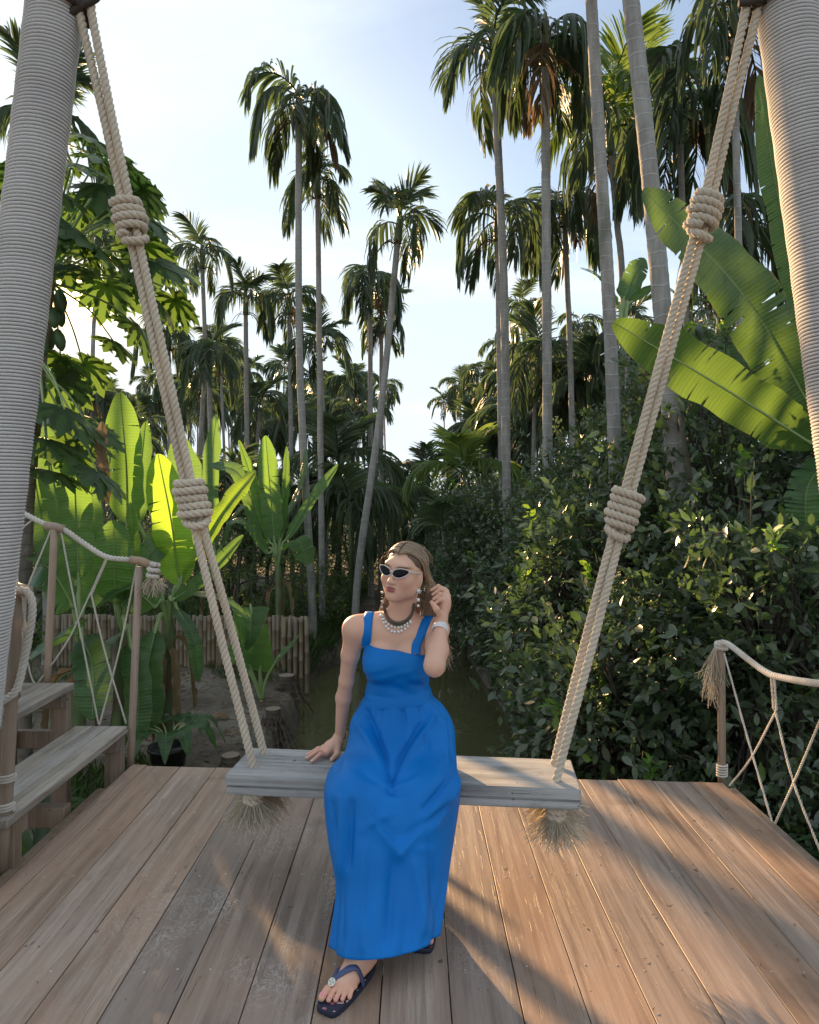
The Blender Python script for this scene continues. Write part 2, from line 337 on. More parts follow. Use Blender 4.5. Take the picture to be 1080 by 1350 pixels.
def m_trunk(name, c0, c1, ring, freq, lichen=0.4):
    t = MT(name); co = t.coord('Object'); sp = t.N('ShaderNodeSeparateXYZ'); t.L(co, sp.inputs[0])
    n = t.noise(t.coord('Object', (14, 14, 3), rnd=13.0), 1.0, 6, 0.6); wob = t.noise(t.coord('Object', (2, 2, 2), rnd=5.0), 2.0, 2)
    ph = t.math('FRACT', t.math('ADD', t.math('MULTIPLY', sp.outputs[2], freq), t.math('MULTIPLY', wob, 0.9)))
    rg = t.math('MAXIMUM', t.rng(ph, 0.0, 0.10, 1, 0), t.rng(ph, 0.94, 1.0))
    c = t.mix(t.rng(n, 0.3, 0.7), c0, c1); c = t.mix(t.math('MULTIPLY', rg, 0.5), c, ring)
    li = t.noise(t.coord('Object', (6, 6, 4), rnd=21.0), 1.5, 5, 0.7); c = t.mix(t.rng(li, 0.56, 0.68, 0, lichen), c, (0.36, 0.38, 0.35))
    gm = t.noise(t.coord('Object', (3, 3, 1.2), rnd=8.0), 1.0, 3); c = t.mix(t.rng(gm, 0.55, 0.75, 0, 0.5), c, (0.07, 0.085, 0.05))
    t.set(Base_Color=c, Roughness=0.85, Specular_IOR_Level=0.2); t.bump(t.math('ADD', n, rg), 0.5, 0.01); return t.m
m_trunk('palm_trunk', (0.24, 0.228, 0.208), (0.36, 0.345, 0.32), (0.47, 0.455, 0.42), 7.0)
m_trunk('papaya_trunk', (0.12, 0.105, 0.085), (0.21, 0.19, 0.155), (0.10, 0.085, 0.07), 9.0, 0.3)
m_trunk('bark', (0.055, 0.047, 0.038), (0.12, 0.105, 0.085), (0.05, 0.045, 0.035), 5.0, 0.4)
plain('crown_shaft', (0.10, 0.135, 0.055), 0.4); plain('papaya_fruit', (0.05, 0.10, 0.035), 0.45); plain('petiole', (0.26, 0.36, 0.14), 0.45)
def m_stem():
    t = MT('banana_stem'); n = t.noise(t.coord('Object', (20, 20, 1.5), rnd=6.0), 1, 5); b = t.noise(t.coord('Object', (3, 3, 2), rnd=2.0), 1.4, 4)
    c = t.mix(t.rng(n, 0.3, 0.7), (0.07, 0.12, 0.04), (0.15, 0.2, 0.08)); c = t.mix(t.rng(b, 0.44, 0.62), c, (0.12, 0.08, 0.045)); t.set(Base_Color=c, Roughness=0.6); t.bump(n, 0.4, 0.01)
m_stem()
def m_ground():
    t = MT('soil'); p = t.N('ShaderNodeNewGeometry').outputs['Position']
    n = t.noise(p, 1.1, 7, 0.62); f = t.noise(p, 17, 6, 0.7); s = t.noise(p, 55, 3, 0.6)
    c = t.mix(t.rng(n, 0.35, 0.65), (0.13, 0.108, 0.085), (0.27, 0.235, 0.195)); c = t.mix(t.rng(f, 0.35, 0.7, 0, 0.6), c, (0.055, 0.046, 0.035)); c = t.mix(t.rng(s, 0.62, 0.7, 0, 0.5), c, (0.27, 0.23, 0.18))
    g = t.noise(p, 0.55, 4); c = t.mix(t.rng(g, 0.5, 0.7, 0, 0.6), c, (0.05, 0.065, 0.025))
    t.set(Base_Color=c, Roughness=0.95, Specular_IOR_Level=0.15); t.bump(t.math('ADD', f, t.math('MULTIPLY', s, 0.5)), 0.9, 0.04)
m_ground()
def m_water():
    t = MT('canal_water'); p = t.N('ShaderNodeNewGeometry').outputs['Position']; mp = t.N('ShaderNodeMapping'); mp.inputs['Scale'].default_value = (1.2, 0.6, 1); t.L(p, mp.inputs[0])
    n = t.noise(mp.outputs[0], 3.2, 4, 0.5, 0.3); t.set(Base_Color=(0.095, 0.095, 0.045), Roughness=0.04, Specular_IOR_Level=0.9, IOR=1.33); t.bump(n, 0.14, 0.05)
m_water()
def m_bamboo():
    t = MT('bamboo'); n = t.noise(t.coord('Object', (40, 40, 2), rnd=19.0), 1, 5); oi = t.N('ShaderNodeObjectInfo')
    c = t.mix(t.rng(n, 0.3, 0.7), (0.17, 0.125, 0.072), (0.29, 0.225, 0.14)); c = t.mix(t.rng(oi.outputs['Random'], 0, 1, 0, 0.6), c, (0.17, 0.14, 0.105))
    b = t.noise(t.coord('Object', (6, 6, 2.2), rnd=3.0), 1, 4); c = t.mix(t.rng(b, 0.55, 0.72, 0, 0.6), c, (0.09, 0.075, 0.055)); t.set(Base_Color=c, Roughness=0.5); t.bump(n, 0.2, 0.004)
m_bamboo(); plain('bamboo_node', (0.13, 0.10, 0.065), 0.7); plain('pot_black', (0.014, 0.014, 0.015), 0.35)
def m_stump():
    t = MT('stump_wood'); n = t.noise(t.coord('Object', (3, 3, 14)), 2, 5); t.set(Base_Color=t.mix(t.rng(n, 0.3, 0.7), (0.06, 0.047, 0.035), (0.15, 0.12, 0.09)), Roughness=0.95); t.bump(n, 0.9, 0.03)
m_stump(); plain('stump_cut', (0.24, 0.19, 0.14), 0.9); plain('twig', (0.12, 0.09, 0.065), 0.9)
# ================================================================== terrain, water
BANK_Z, WATER_Z = -1.05, -1.42
def canal_left(y): return -1.42 + 0.10 * np.sin(y * 0.9) + 0.12 * np.sin(y * 0.37 + 1.0) - 0.25 * np.exp(-((y - 10.3) / 0.8) ** 2) + 0.50 / (1 + np.exp(-(y - 12.2) / 0.35)) + 0.004 * np.maximum(y - 15, 0)
def canal_right(y): return 1.15 + 0.12 * np.sin(y * 0.7 + 2.0) - 0.012 * np.maximum(y - 12, 0)
def hash_noise(x, y, s):                              # smooth pseudo noise from sines
    return (np.sin(x * 1.7 * s + 1.3 * np.sin(y * 1.1 * s)) + np.sin(y * 2.1 * s + 1.7 * np.sin(x * 0.9 * s + 2.0)) + np.sin((x + y) * 1.3 * s + 0.5)) / 3
def ground_z(x, y):
    x = np.asarray(x, float); y = np.asarray(y, float)
    l, r = canal_left(y), canal_right(y)
    edge = np.minimum(x - l, r - x)                   # > 0 inside the canal
    st = np.clip(edge / 0.35 + 0.55, 0, 1); st = st * st * (3 - 2 * st)
    top = BANK_Z + 0.06 * hash_noise(x, y, 0.8) + 0.025 * hash_noise(x, y, 3.1) + 0.012 * hash_noise(x, y, 8.7)
    top = top + 0.04 * np.exp(-((edge + 0.35) / 0.3) ** 2) * (x < 0) * np.exp(-((y - 9.0) / 2.5) ** 2)
    return top * (1 - st) + (-2.0) * st
def build_terrain():
    def axis(lo, hi, fine0, fine1, step, g=1.16):
        a = list(np.arange(fine0, fine1, step)); s = step
        while a[-1] < hi: s *= g; a.append(a[-1] + s)
        b = [fine0]; s = step
        while b[-1] > lo: s *= g; b.append(b[-1] - s)
        return np.array(b[:0:-1] + a)
    X = axis(-260, 260, -6.5, 3.0, 0.07); Y = axis(-60, 420, 3.5, 14.5, 0.07)
    gx, gy = np.meshgrid(X, Y); gz = ground_z(gx, gy)
    far = np.clip((np.hypot(gx, gy) - 30) / 60, 0, 1)
    v = np.stack([gx, gy, gz * (1 - far) + BANK_Z * far], -1).reshape(-1, 3); nx = len(X)
    i, j = np.meshgrid(np.arange(len(Y) - 1), np.arange(nx - 1), indexing='ij')
    f = np.stack([i * nx + j, i * nx + j + 1, (i + 1) * nx + j + 1, (i + 1) * nx + j], -1).reshape(-1, 4)
    tag(obj('ground', mesh_np('ground', v, f, MATS['soil'], True)), kind='structure')
    ys = np.concatenate([np.arange(-8, 30, 0.5), np.arange(30, 61, 3)])
    v = np.concatenate([np.stack([canal_left(ys) - 0.3, ys, np.full_like(ys, WATER_Z)], -1), np.stack([canal_right(ys) + 0.4, ys, np.full_like(ys, WATER_Z)], -1)]); n = len(ys); k = np.arange(n - 1)
    tag(obj('canal_water', mesh_np('canal_water', v, np.stack([k, k + n, k + n + 1, k + 1], -1), MATS['canal_water'], True)), kind='structure')
build_terrain()

# ================================================================== deck
DECK_L, DECK_R = -1.615, 1.66
def back_y(x): return 3.91 - 0.25 * (x - DECK_L) / (DECK_R - DECK_L)
def build_deck():
    deck = tag(empty('deck', (0, 1.4, -0.04)), kind='structure')
    J = [DECK_L, -1.523, -1.325, -1.117, -0.912, -0.708, -0.504, -0.296, -0.098, 0.112, 0.322, 0.513, 0.703, 0.900, 1.108, 1.287, 1.475, DECK_R]
    y0 = -1.3
    nail = mesh_np('nail', *_nail(), MATS['nail'], True)
    for a, b in zip(J[:-1], J[1:]):
        g = random.uniform(0.0011, 0.0024); l, r = a + g, b - g; cx = (l + r) / 2; hw = (r - l) / 2
        ob = 0.0014                                     # rounded upper edges
        prof = [(-hw, -0.035), (-hw, -ob), (-hw + ob, 0.0), (hw - ob, 0.0), (hw, -ob), (hw, -0.035)]
        dz = random.uniform(-0.0009, 0.0006); je = random.uniform(-0.012, 0.012)
        ys = np.linspace(y0, 1, 24); v = []
        for t in np.linspace(0, 1, 24):
            for (px, pz) in prof:
                ye = back_y(cx + px) + je; y = y0 + (ye - y0) * t
                v.append((px, y - 1.4, pz + dz + 0.0012 * math.sin(y * 2.3 + cx * 9)))
        k = len(prof); n = 24
        f = [[i * k + j, i * k + (j + 1) % k, (i + 1) * k + (j + 1) % k, (i + 1) * k + j] for i in range(n - 1) for j in range(k)]
        caps = [list(range(k))[::-1], [(n - 1) * k + j for j in range(k)]]
        p = obj('plank', mesh_np('plank', v, [np.array(f), np.array(caps)], MATS['deck_wood']), deck, (cx, 0, 0.04))
        for ny in (3.72, 3.30, 2.755, 2.20, 1.65, 1.1):
            if ny > back_y(cx) - 0.06: continue
            for s in (-1, 1):
                if hw < 0.06 and s > 0: continue
                obj('nail', nail, p, (s * hw * random.uniform(0.45, 0.62) if hw > 0.06 else 0, ny - 1.4 + random.uniform(-0.02, 0.02), 0.0004 + dz))
    for ny in (3.62, 3.30, 2.755, 2.20, 1.65, 1.1, 0.5, -0.2, -0.9):
        obj('joist', bevel_box('joist', (DECK_R - DECK_L - 0.1, 0.06, 0.12), MATS['frame_wood']), deck, ((DECK_L + DECK_R) / 2, ny - 1.4, -0.06))
    for x in (DECK_L + 0.01, DECK_R - 0.02):
        e = obj('edge_beam', bevel_box('edge_beam', (0.045, 4.9, 0.13), MATS['frame_wood']), deck, (x + (-0.035 if x < 0 else 0.035), 1.16 - 1.4 - 0.02, -0.025))
    for x in (-1.3, 0.0, 1.35):
        for y in (3.2, 1.2, -0.8):
            obj('deck_post', bevel_box('deck_post', (0.12, 0.12, 2.3), MATS['frame_wood']), deck, (x, y - 1.4, -1.27))
def _nail():
    th = np.linspace(0, 2 * np.pi, 8, endpoint=False); v = [(0.0042 * math.cos(a), 0.0042 * math.sin(a), 0.0) for a in th] + [(0, 0, 0.0012)]
    return v, np.array([[i, (i + 1) % 8, 8] for i in range(8)])
build_deck()

# ================================================================== wooden steps and rope railings
FAR_Y = 3.93
def knot_tail(acc, base, n, spread, length, rad, down=(0, 0, -1), rnd=None, curl=0.5):
    rr = rnd or random
    for i in range(n):
        a = rr.uniform(0, 2 * math.pi); s = math.sqrt(rr.random()); L = length * rr.uniform(0.55, 1.1)
        d = Vector((math.cos(a) * s * spread, math.sin(a) * s * spread, 0)); P = []
        wob = Vector((rr.uniform(-1, 1), rr.uniform(-1, 1), rr.uniform(-0.5, 0.5))) * curl * length * 0.35
        for t in np.linspace(0, 1, 6):
            p = Vector(base) + d * (t ** 0.75) + Vector(down) * L * (t - 0.25 * t * t * s) + wob * math.sin(t * 3.0 + i) * t
            P.append(p)
        add_tube(acc, P, np.linspace(rad, rad * 0.6, 6), 3, False)
def cpx(c, y=FAR_Y, s=2.647): return W(c[0] / s, 640 + c[1] / s, y)
def build_steps():
    st = tag(empty('wooden_steps', (-1.9, 3.35, 0)), 'weathered open wooden steps rising from the deck edge beside the banana plants', 'steps')
    o = Vector(st.location)
    def bx(name, x0, x1, y0, y1, z0, z1, mat, bev=0.004):
        return obj(name, bevel_box(name, (x1 - x0, y1 - y0, z1 - z0), MATS[mat], bev), st, Vector(((x0 + x1) / 2, (y0 + y1) / 2, (z0 + z1) / 2)) - o)
    for k in range(3):
        x1 = -1.63 - 0.305 * k; z = 0.226 + 0.247 * k; w = 0.102
        for j in range(3):
            bx('tread_board', x1 - (j + 1) * w + 0.001, x1 - j * w - 0.001, 2.74, 3.90 + 0.004 * j, z - 0.038, z - 0.001 * j, 'step_wood')
        bx('tread_support', x1 - 0.30, x1 - 0.012, 2.86, 2.91, z - 0.115, z - 0.040, 'frame_wood')
        bx('tread_support', x1 - 0.30, x1 - 0.012, 3.78, 3.83, z - 0.115, z - 0.040, 'frame_wood')
        bx('leg', x1 - 0.105, x1 - 0.008, 3.832, 3.88, z - 0.9 - 0.2 * k, z - 0.041, 'frame_wood')
        bx('leg', x1 - 0.105, x1 - 0.008, 2.80, 2.858, z - 0.9 - 0.2 * k, z - 0.041, 'frame_wood')
    bx('cross_beam', -2.55, -1.69, 3.30, 3.37, -0.075, 0.022, 'frame_wood')
    bx('ledger', -2.55, -1.96, 3.885, 3.93, 0.10, 0.20, 'frame_wood')
build_steps()
def post(parent, o, p0, p1, r=0.021, cap=True, lean=None):
    a = Acc(); P = [Vector(p0) + (Vector(p1) - Vector(p0)) * t for t in np.linspace(0, 1, 8)]
    add_tube(a, [p - o for p in P], r, 14)
    m = obj('post', a.mesh('post', MATS['post_paint']), parent)
    return m
def build_left_rail():
    ro = Vector((-1.61, FAR_Y, 0))
    r = tag(empty('rope_railing', ro), 'rope railing with brown posts and frayed knot along the far end of the steps', 'railing', 'rope railings round the deck')
    A0, A1 = W(172, 1012, FAR_Y), W(183.5, 747, FAR_Y); B0, B1 = W(62, 905, FAR_Y), W(72, 697, FAR_Y)
    post(r, ro, A0, A1); post(r, ro, B0, B1)
    C0, C1 = W(-40, 640, FAR_Y), W(-48, 850, FAR_Y); post(r, ro, C1, C0)
    for p, q in ((W(60, 693, FAR_Y), W(84, 698, FAR_Y)), (W(172, 738, FAR_Y), W(197, 744, FAR_Y)), (W(-50, 634, FAR_Y), W(-30, 642, FAR_Y))):
        a = Acc(); add_tube(a, [p - ro, p.lerp(q, 0.5) - ro + Vector((0, 0, 0.006)), q - ro], 0.024, 12); obj('rope_sleeve', a.mesh('rope_sleeve', MATS['post_paint']), r)
    P = smooth_path([W(x, y, FAR_Y) - ro for x, y in ((-48, 636), (-5, 655), (28, 675), (60, 691), (84, 698), (110, 716), (140, 734), (172, 738), (197, 743), (206, 745))], 8)
    a = Acc(); add_rope(a, P, 0.0155); obj('handrail_rope', a.mesh('handrail_rope', MATS['cord_white']), r)
    c0 = W(202, 748, FAR_Y) - ro
    a = Acc(); H = [c0 + Vector((0.026 * math.cos(t) + 0.004 * math.sin(2.3 * t), 0.026 * math.sin(t), 0.014 - 0.0068 * t / 1.2)) for t in np.linspace(0, 4 * math.pi, 40)]
    add_rope(a, H, 0.0145, per=7, sides=5); obj('end_knot', a.mesh('end_knot', MATS['cord_white']), r)
    a = Acc(); knot_tail(a, c0 + Vector((0, 0, -0.035)), 120, 0.075, 0.15, 0.0022, curl=0.7); obj('frayed_tassel', a.mesh('frayed_tassel', MATS['fray']), r)
    for pts in ([(120, 112), (62, 195), (75, 470), (105, 650), (127, 697)], [(182, 152), (100, 355), (62, 480), (40, 690)], [(216, 160), (250, 350), (345, 834)], [(375, 245), (318, 375)], [(379, 250), (322, 378)],
                [(318, 375), (235, 545), (130, 694)], [(320, 375), (370, 590), (440, 830)], [(480, 275), (420, 560), (350, 834)]):
        a = Acc(); P = [cpx(c) + Vector((0, random.uniform(-0.012, 0.0), 0)) - ro for c in pts]
        add_rope(a, smooth_path(P, 6) if len(P) > 2 else P, 0.0058, 0.03, 5, 4, 2); obj('net_cord', a.mesh('net_cord', MATS['cord_white']), r)
    # railing on the near end of the steps
    NY = 2.80; ro = Vector((-1.66, NY, 0))
    r = tag(empty('rope_railing', ro), 'rope railing with leaning brown post between the wrapped pole and the near step ends', 'railing', 'rope railings round the deck')
    post(r, ro, W(3, 1150, NY), W(22, 782, NY), 0.026); post(r, ro, W(-95, 1075, NY), W(-78, 690, NY), 0.026)
    for p, q in ((W(8, 772, NY), W(39, 782, NY)), (W(-8, 922, NY), W(22, 914, NY))):
        a = Acc(); add_tube(a, [p - ro, p.lerp(q, 0.5) - ro, q - ro], 0.027, 12); obj('rope_sleeve', a.mesh('rope_sleeve', MATS['post_paint']), r)
    P = smooth_path([W(x, y, NY - 0.03) - ro for x, y in ((20, 778), (36, 780), (43, 800), (38, 840), (30, 880), (22, 908), (10, 920), (-20, 935), (-60, 925))], 8)
    a = Acc(); add_rope(a, P, 0.0155); obj('handrail_rope', a.mesh('handrail_rope', MATS['cord_white']), r)
    P = smooth_path([W(x, y, NY) - ro for x, y in ((30, 780), (10, 760), (-20, 742), (-78, 690))], 8)
    a = Acc(); add_rope(a, P, 0.0155); obj('handrail_rope', a.mesh('handrail_rope', MATS['cord_white']), r)
    for pts in ([(30, 785), (34, 850), (26, 912)], [(34, 785), (30, 850), (22, 905)], [(10, 922), (-15, 1000), (-40, 1080)], [(-60, 800), (-30, 950), (2, 1070)]):
        a = Acc(); add_rope(a, smooth_path([W(x, y, NY - 0.02) - ro for x, y in pts], 6), 0.0055, 0.03, 5, 4, 2); obj('net_cord', a.mesh('net_cord', MATS['cord_white']), r)
    for yy in (1031, 1069):
        a = Acc(); c = W(9.5 if yy < 1050 else 7.5, yy, NY) - ro
        H = [c + Vector((0.031 * math.cos(t), 0.031 * math.sin(t), 0.0018 * t)) for t in np.linspace(0, 6 * math.pi, 50)]; add_tube(a, H, 0.0055, 5); obj('lashing', a.mesh('lashing', MATS['cord_white']), r)
build_left_rail()
def build_right_rail():
    X = 1.69; ro = Vector((X, 3.66, 0))
    Q = lambda px, py: W(px, py, X * F_PX / (px - CX))
    r = tag(empty('rope_railing', ro), 'low rope railing with slim post and long frayed tassel before the lime trees', 'railing', 'rope railings round the deck')
    T = Q(951, 850); B = Vector((X, T.y - 0.01, -0.06)); post(r, ro, B, T, 0.021)
    Bn = Vector((X + 0.05, 1.72, -0.06)); Tn = Vector((X + 0.02, 1.70, 0.80)); post(r, ro, Bn, Tn, 0.021)
    for p in (T, Tn):
        a = Acc(); H = [p - ro + Vector((0.026 * math.cos(t), 0.026 * math.sin(t), 0.012 - 0.004 * t / 1.5)) for t in np.linspace(0, 5 * math.pi, 40)]; add_rope(a, H, 0.012, per=7, sides=5); obj('end_knot', a.mesh('end_knot', MATS['cord_white']), r)
    P = smooth_path([T - ro + Vector((-0.02, 0.02, 0.0))] + [Q(x, y) - ro for x, y in ((958, 848), (985, 868), (1010, 886), (1030, 893), (1080, 901), (1160, 905))] + [Tn - ro], 10)
    a = Acc(); add_rope(a, P, 0.0155); obj('handrail_rope', a.mesh('handrail_rope', MATS['cord_white']), r)
    a = Acc(); knot_tail(a, T - ro + Vector((-0.035, 0.01, -0.02)), 90, 0.06, 0.36, 0.0024, curl=0.42); obj('frayed_tassel', a.mesh('frayed_tassel', MATS['fray']), r)
    a = Acc(); c = Vector((X, T.y - 0.01, 0.0)) - ro
    H = [c + Vector((0.026 * math.cos(t), 0.026 * math.sin(t), 0.0022 * t)) for t in np.linspace(0, 10 * math.pi, 90)]; add_tube(a, H, 0.0055, 5); obj('lashing', a.mesh('lashing', MATS['cord_white']), r)
    for pts in ([(955, 862), (985, 970), (1020, 1090)], [(1017, 893), (1020, 935)], [(1021, 893), (1024, 937)], [(1022, 936), (1046, 1030), (1084, 1128)], [(1022, 940), (990, 1000), (962, 1036)], [(1020, 1090), (1050, 1024), (1100, 906)], [(1084, 1128), (1150, 1020), (1210, 905)]):
        a = Acc(); P = [Q(*p) - ro for p in pts]; add_rope(a, smooth_path(P, 6) if len(P) > 2 else P, 0.0058, 0.03, 5, 4, 2); obj('net_cord', a.mesh('net_cord', MATS['cord_white']), r)
build_right_rail()

# ================================================================== swing poles and swing
def pole_x(side, z):
    return (-1.566 + (z - 1.682) * 0.1172) if side < 0 else (1.622 - (z - 1.678) * 0.1335)
POLE_Y = {-1: 2.60, 1: 2.55}; POLE_R = {-1: 0.094, 1: 0.101}
def build_pole(side):
    y = POLE_Y[side]; z0, z1 = -1.5, 4.1; r0 = POLE_R[side]
    p = tag(empty('swing_pole', (pole_x(side, z0), y, z0)), ('thick leaning swing pole wrapped in pale cord, standing beside the wooden steps' if side < 0 else 'thick leaning swing pole wrapped in pale cord, standing beside the big torn banana leaves'), 'pole', 'swing poles')
    o = Vector(p.location); a = Acc()
    add_tube(a, [Vector((pole_x(side, z), y, z)) - o for z in np.linspace(z0, z1, 12)], r0 - 0.0045, 24); obj('core', a.mesh('core', MATS['pole_core']), p)
    pitch = 0.0134; n = int((z1 - 0.05 - z0 - 0.3) / pitch); a = Acc(); seg = 30
    th = np.arange(n * seg) * 2 * np.pi / seg; z = z0 + 0.3 + np.arange(n * seg) / seg * pitch
    wob = 0.0008 * np.sin(z * 41.0) + 0.0006 * np.sin(z * 17.0 + 1)
    P = np.stack([np.array([pole_x(side, q) for q in z]) + (r0 + wob) * np.cos(th), y + (r0 + wob) * np.sin(th), z], -1) - np.array(o)
    # helical cord: the five-sided cross-section faces outwards
    ang = np.array([0, 65, 130, 230, 295]) * np.pi / 180; cr = pitch * 0.47
    rad = np.stack([np.cos(th), np.sin(th), np.zeros_like(th)], -1)
    V = P[:, None, :] + cr * (np.cos(ang)[None, :, None] * rad[:, None, :] + np.sin(ang)[None, :, None] * np.array([0, 0, 1.0]))
    k = len(ang); i, j = np.meshgrid(np.arange(len(P) - 1), np.arange(k), indexing='ij'); j2 = (j + 1) % k
    a.add(V.reshape(-1, 3), np.stack([i * k + j, i * k + j2, (i + 1) * k + j2, (i + 1) * k + j], -1).reshape(-1, 4)); obj('cord_wrapping', a.mesh('cord_wrapping', MATS['pole_cord']), p)
    return p
for s in (-1, 1): build_pole(s)

SEAT_C = Vector((-0.042, 2.712, 0.45)); SEAT_ROT = -R(5.9)
def seat_pt(x, y, z=0.0):
    c, s = math.cos(SEAT_ROT), math.sin(SEAT_ROT)
    return SEAT_C + Vector((c * x - s * y, s * x + c * y, z))
def build_swing():
    sw = tag(empty('rope_swing', SEAT_C), 'wide weathered plank swing hung on thick knotted ropes, woman sitting on it', 'swing')
    b = obj('seat_board', bevel_box('seat_board', (1.35, 0.30, 0.040), MATS['seat_wood'], 0.005, 2, 0.0008), sw, (0, 0, -0.020)); b.rotation_euler.z = SEAT_ROT
    b = obj('lower_board', bevel_box('lower_board', (1.344, 0.294, 0.036), MATS['seat_wood'], 0.005, 2, 0.0008), sw, (0.001, 0.001, -0.0592)); b.rotation_euler.z = SEAT_ROT
    RR = 0.0165
    for side in (-1, 1):
        # places read off the photograph: loop on the pole, two knots, two holes in the board
        if side < 0: top, k2, k1, hf, hb = W(114, 22, 2.585), W(171, 287, 2.64), W(253, 657, 2.70), seat_pt(-0.592, -0.060), seat_pt(-0.598, 0.090)
        else: top, k2, k1, hf, hb = W(990, 18, 2.54), W(929, 280, 2.60), W(822, 672, 2.665), seat_pt(0.592, -0.075), seat_pt(0.600, 0.085)
        ax = (k2 - k1).normalized(); sd = ax.cross(Vector((0, 1, 0))).normalized(); bk = ax.cross(sd).normalized()
        for q, hole in ((-1, hf), (1, hb)):
            off = sd * (-RR * 0.98 * q * (1 if side < 0 else -1)) + bk * (0.004 * q)
            spread = sd * (0.022 * -q * (1 if side < 0 else -1))
            a = Acc(); P = [hole + Vector((0, 0, -0.09)), hole + Vector((0, 0, 0.0)), hole.lerp(k1 + off, 0.5) + off * 0.2, k1 + off, k1.lerp(k2, 0.5) + off, k2 + off, k2.lerp(top, 0.45) + off * 1.0, k2.lerp(top, 0.68) + off * 1.15, top + spread]
            # loop over the strap at the top
            P.append(top + spread * 0.9 + Vector((0, 0, 0.06)))
            add_rope(a, smooth_path([v - SEAT_C for v in P], 10), RR, phase=q * 1.1); obj('rope', a.mesh('rope', MATS['rope']), sw)
        for kc, turns, L, fat in ((k1, 4.6, 0.140, 0.98), (k2, 4.2, 0.128, 0.96)):
            a = Acc(); P = []
            for t in np.linspace(0, turns * 2 * math.pi, int(turns * 20)):
                u = t / (turns * 2 * math.pi); rr = 0.049 * fat * (1 + 0.10 * math.sin(t * 0.37 + kc.x * 9) + 0.03 * math.sin(t * 1.3 + kc.z * 7))
                P.append(kc - SEAT_C + ax * (L * (0.5 - u)) + (sd * math.cos(t) * rr * 1.06 + bk * math.sin(t) * rr * 0.86))
            # tail tucked diagonally below the wraps
            lowc = kc - SEAT_C - ax * (L * 0.5)
            P += [lowc + sd * 0.040 - ax * 0.012 - bk * 0.022 * 0, lowc + sd * 0.012 - bk * -0.040 - ax * 0.034, lowc - sd * 0.030 + bk * 0.030 - ax * 0.040, lowc - sd * 0.040 - bk * 0.01 - ax * 0.022, lowc - sd * 0.018 - bk * 0.038 + ax * 0.0, lowc + sd * 0.020 - bk * 0.036 + ax * 0.02]
            add_rope(a, smooth_path(P, 4), RR * 0.98, per=7); obj('knot', a.mesh('knot', MATS['rope']), sw)
        # loop round the pole
        py, pr = POLE_Y[side], POLE_R[side]; zt = top.z + 0.075
        for kk, (dz, rr) in enumerate(((0.0, 0.0), (0.036, 0.002))):
            a = Acc(); P = [Vector((pole_x(side, zt + dz) + (pr + 0.021 + rr) * math.cos(t), py + (pr + 0.021 + rr) * math.sin(t), zt + dz + 0.05 * (math.cos(t) * side))) - SEAT_C for t in np.linspace(0, 2 * math.pi, 60)]
            add_rope(a, P, 0.016); obj('pole_loop', a.mesh('pole_loop', MATS['strap_leather']), sw)
        a = Acc(); P = smooth_path([top - SEAT_C + sd * 0.055 + Vector((0, -0.02, 0.012)), top - SEAT_C + Vector((0, -0.024, 0.03)), top - SEAT_C - sd * 0.05 + Vector((0, -0.02, 0.05)), top - SEAT_C - sd * 0.08 + Vector((-side * -0.03, -0.03, 0.085))], 6)
        add_tube(a, P, 0.014, 8); obj('shackle', a.mesh('shackle', MATS['strap_leather']), sw)
        # stopper knots and frayed ends below the board
        mid = seat_pt((-0.595 if side < 0 else 0.596), 0.0, -0.082)
        for q, hole in ((-1, hf), (1, hb)):
            a = Acc(); c = hole - SEAT_C + Vector((0, 0, -0.098))
            H = [c + Vector((0.026 * math.cos(t), 0.026 * math.sin(t), 0.012 - 0.0085 * t / 2)) for t in np.linspace(0, 4.2 * math.pi, 36)]; add_rope(a, H, RR * 0.95, per=7); obj('stopper_knot', a.mesh('stopper_knot', MATS['rope']), sw)
            a = Acc(); rr = random.Random(11 + side + q); knot_tail(a, c + Vector((0, 0, -0.018)), 420, 0.125, 0.135, 0.0017, rnd=rr, curl=0.8); obj('frayed_end', a.mesh('frayed_end', MATS['fray']), sw)
build_swing()

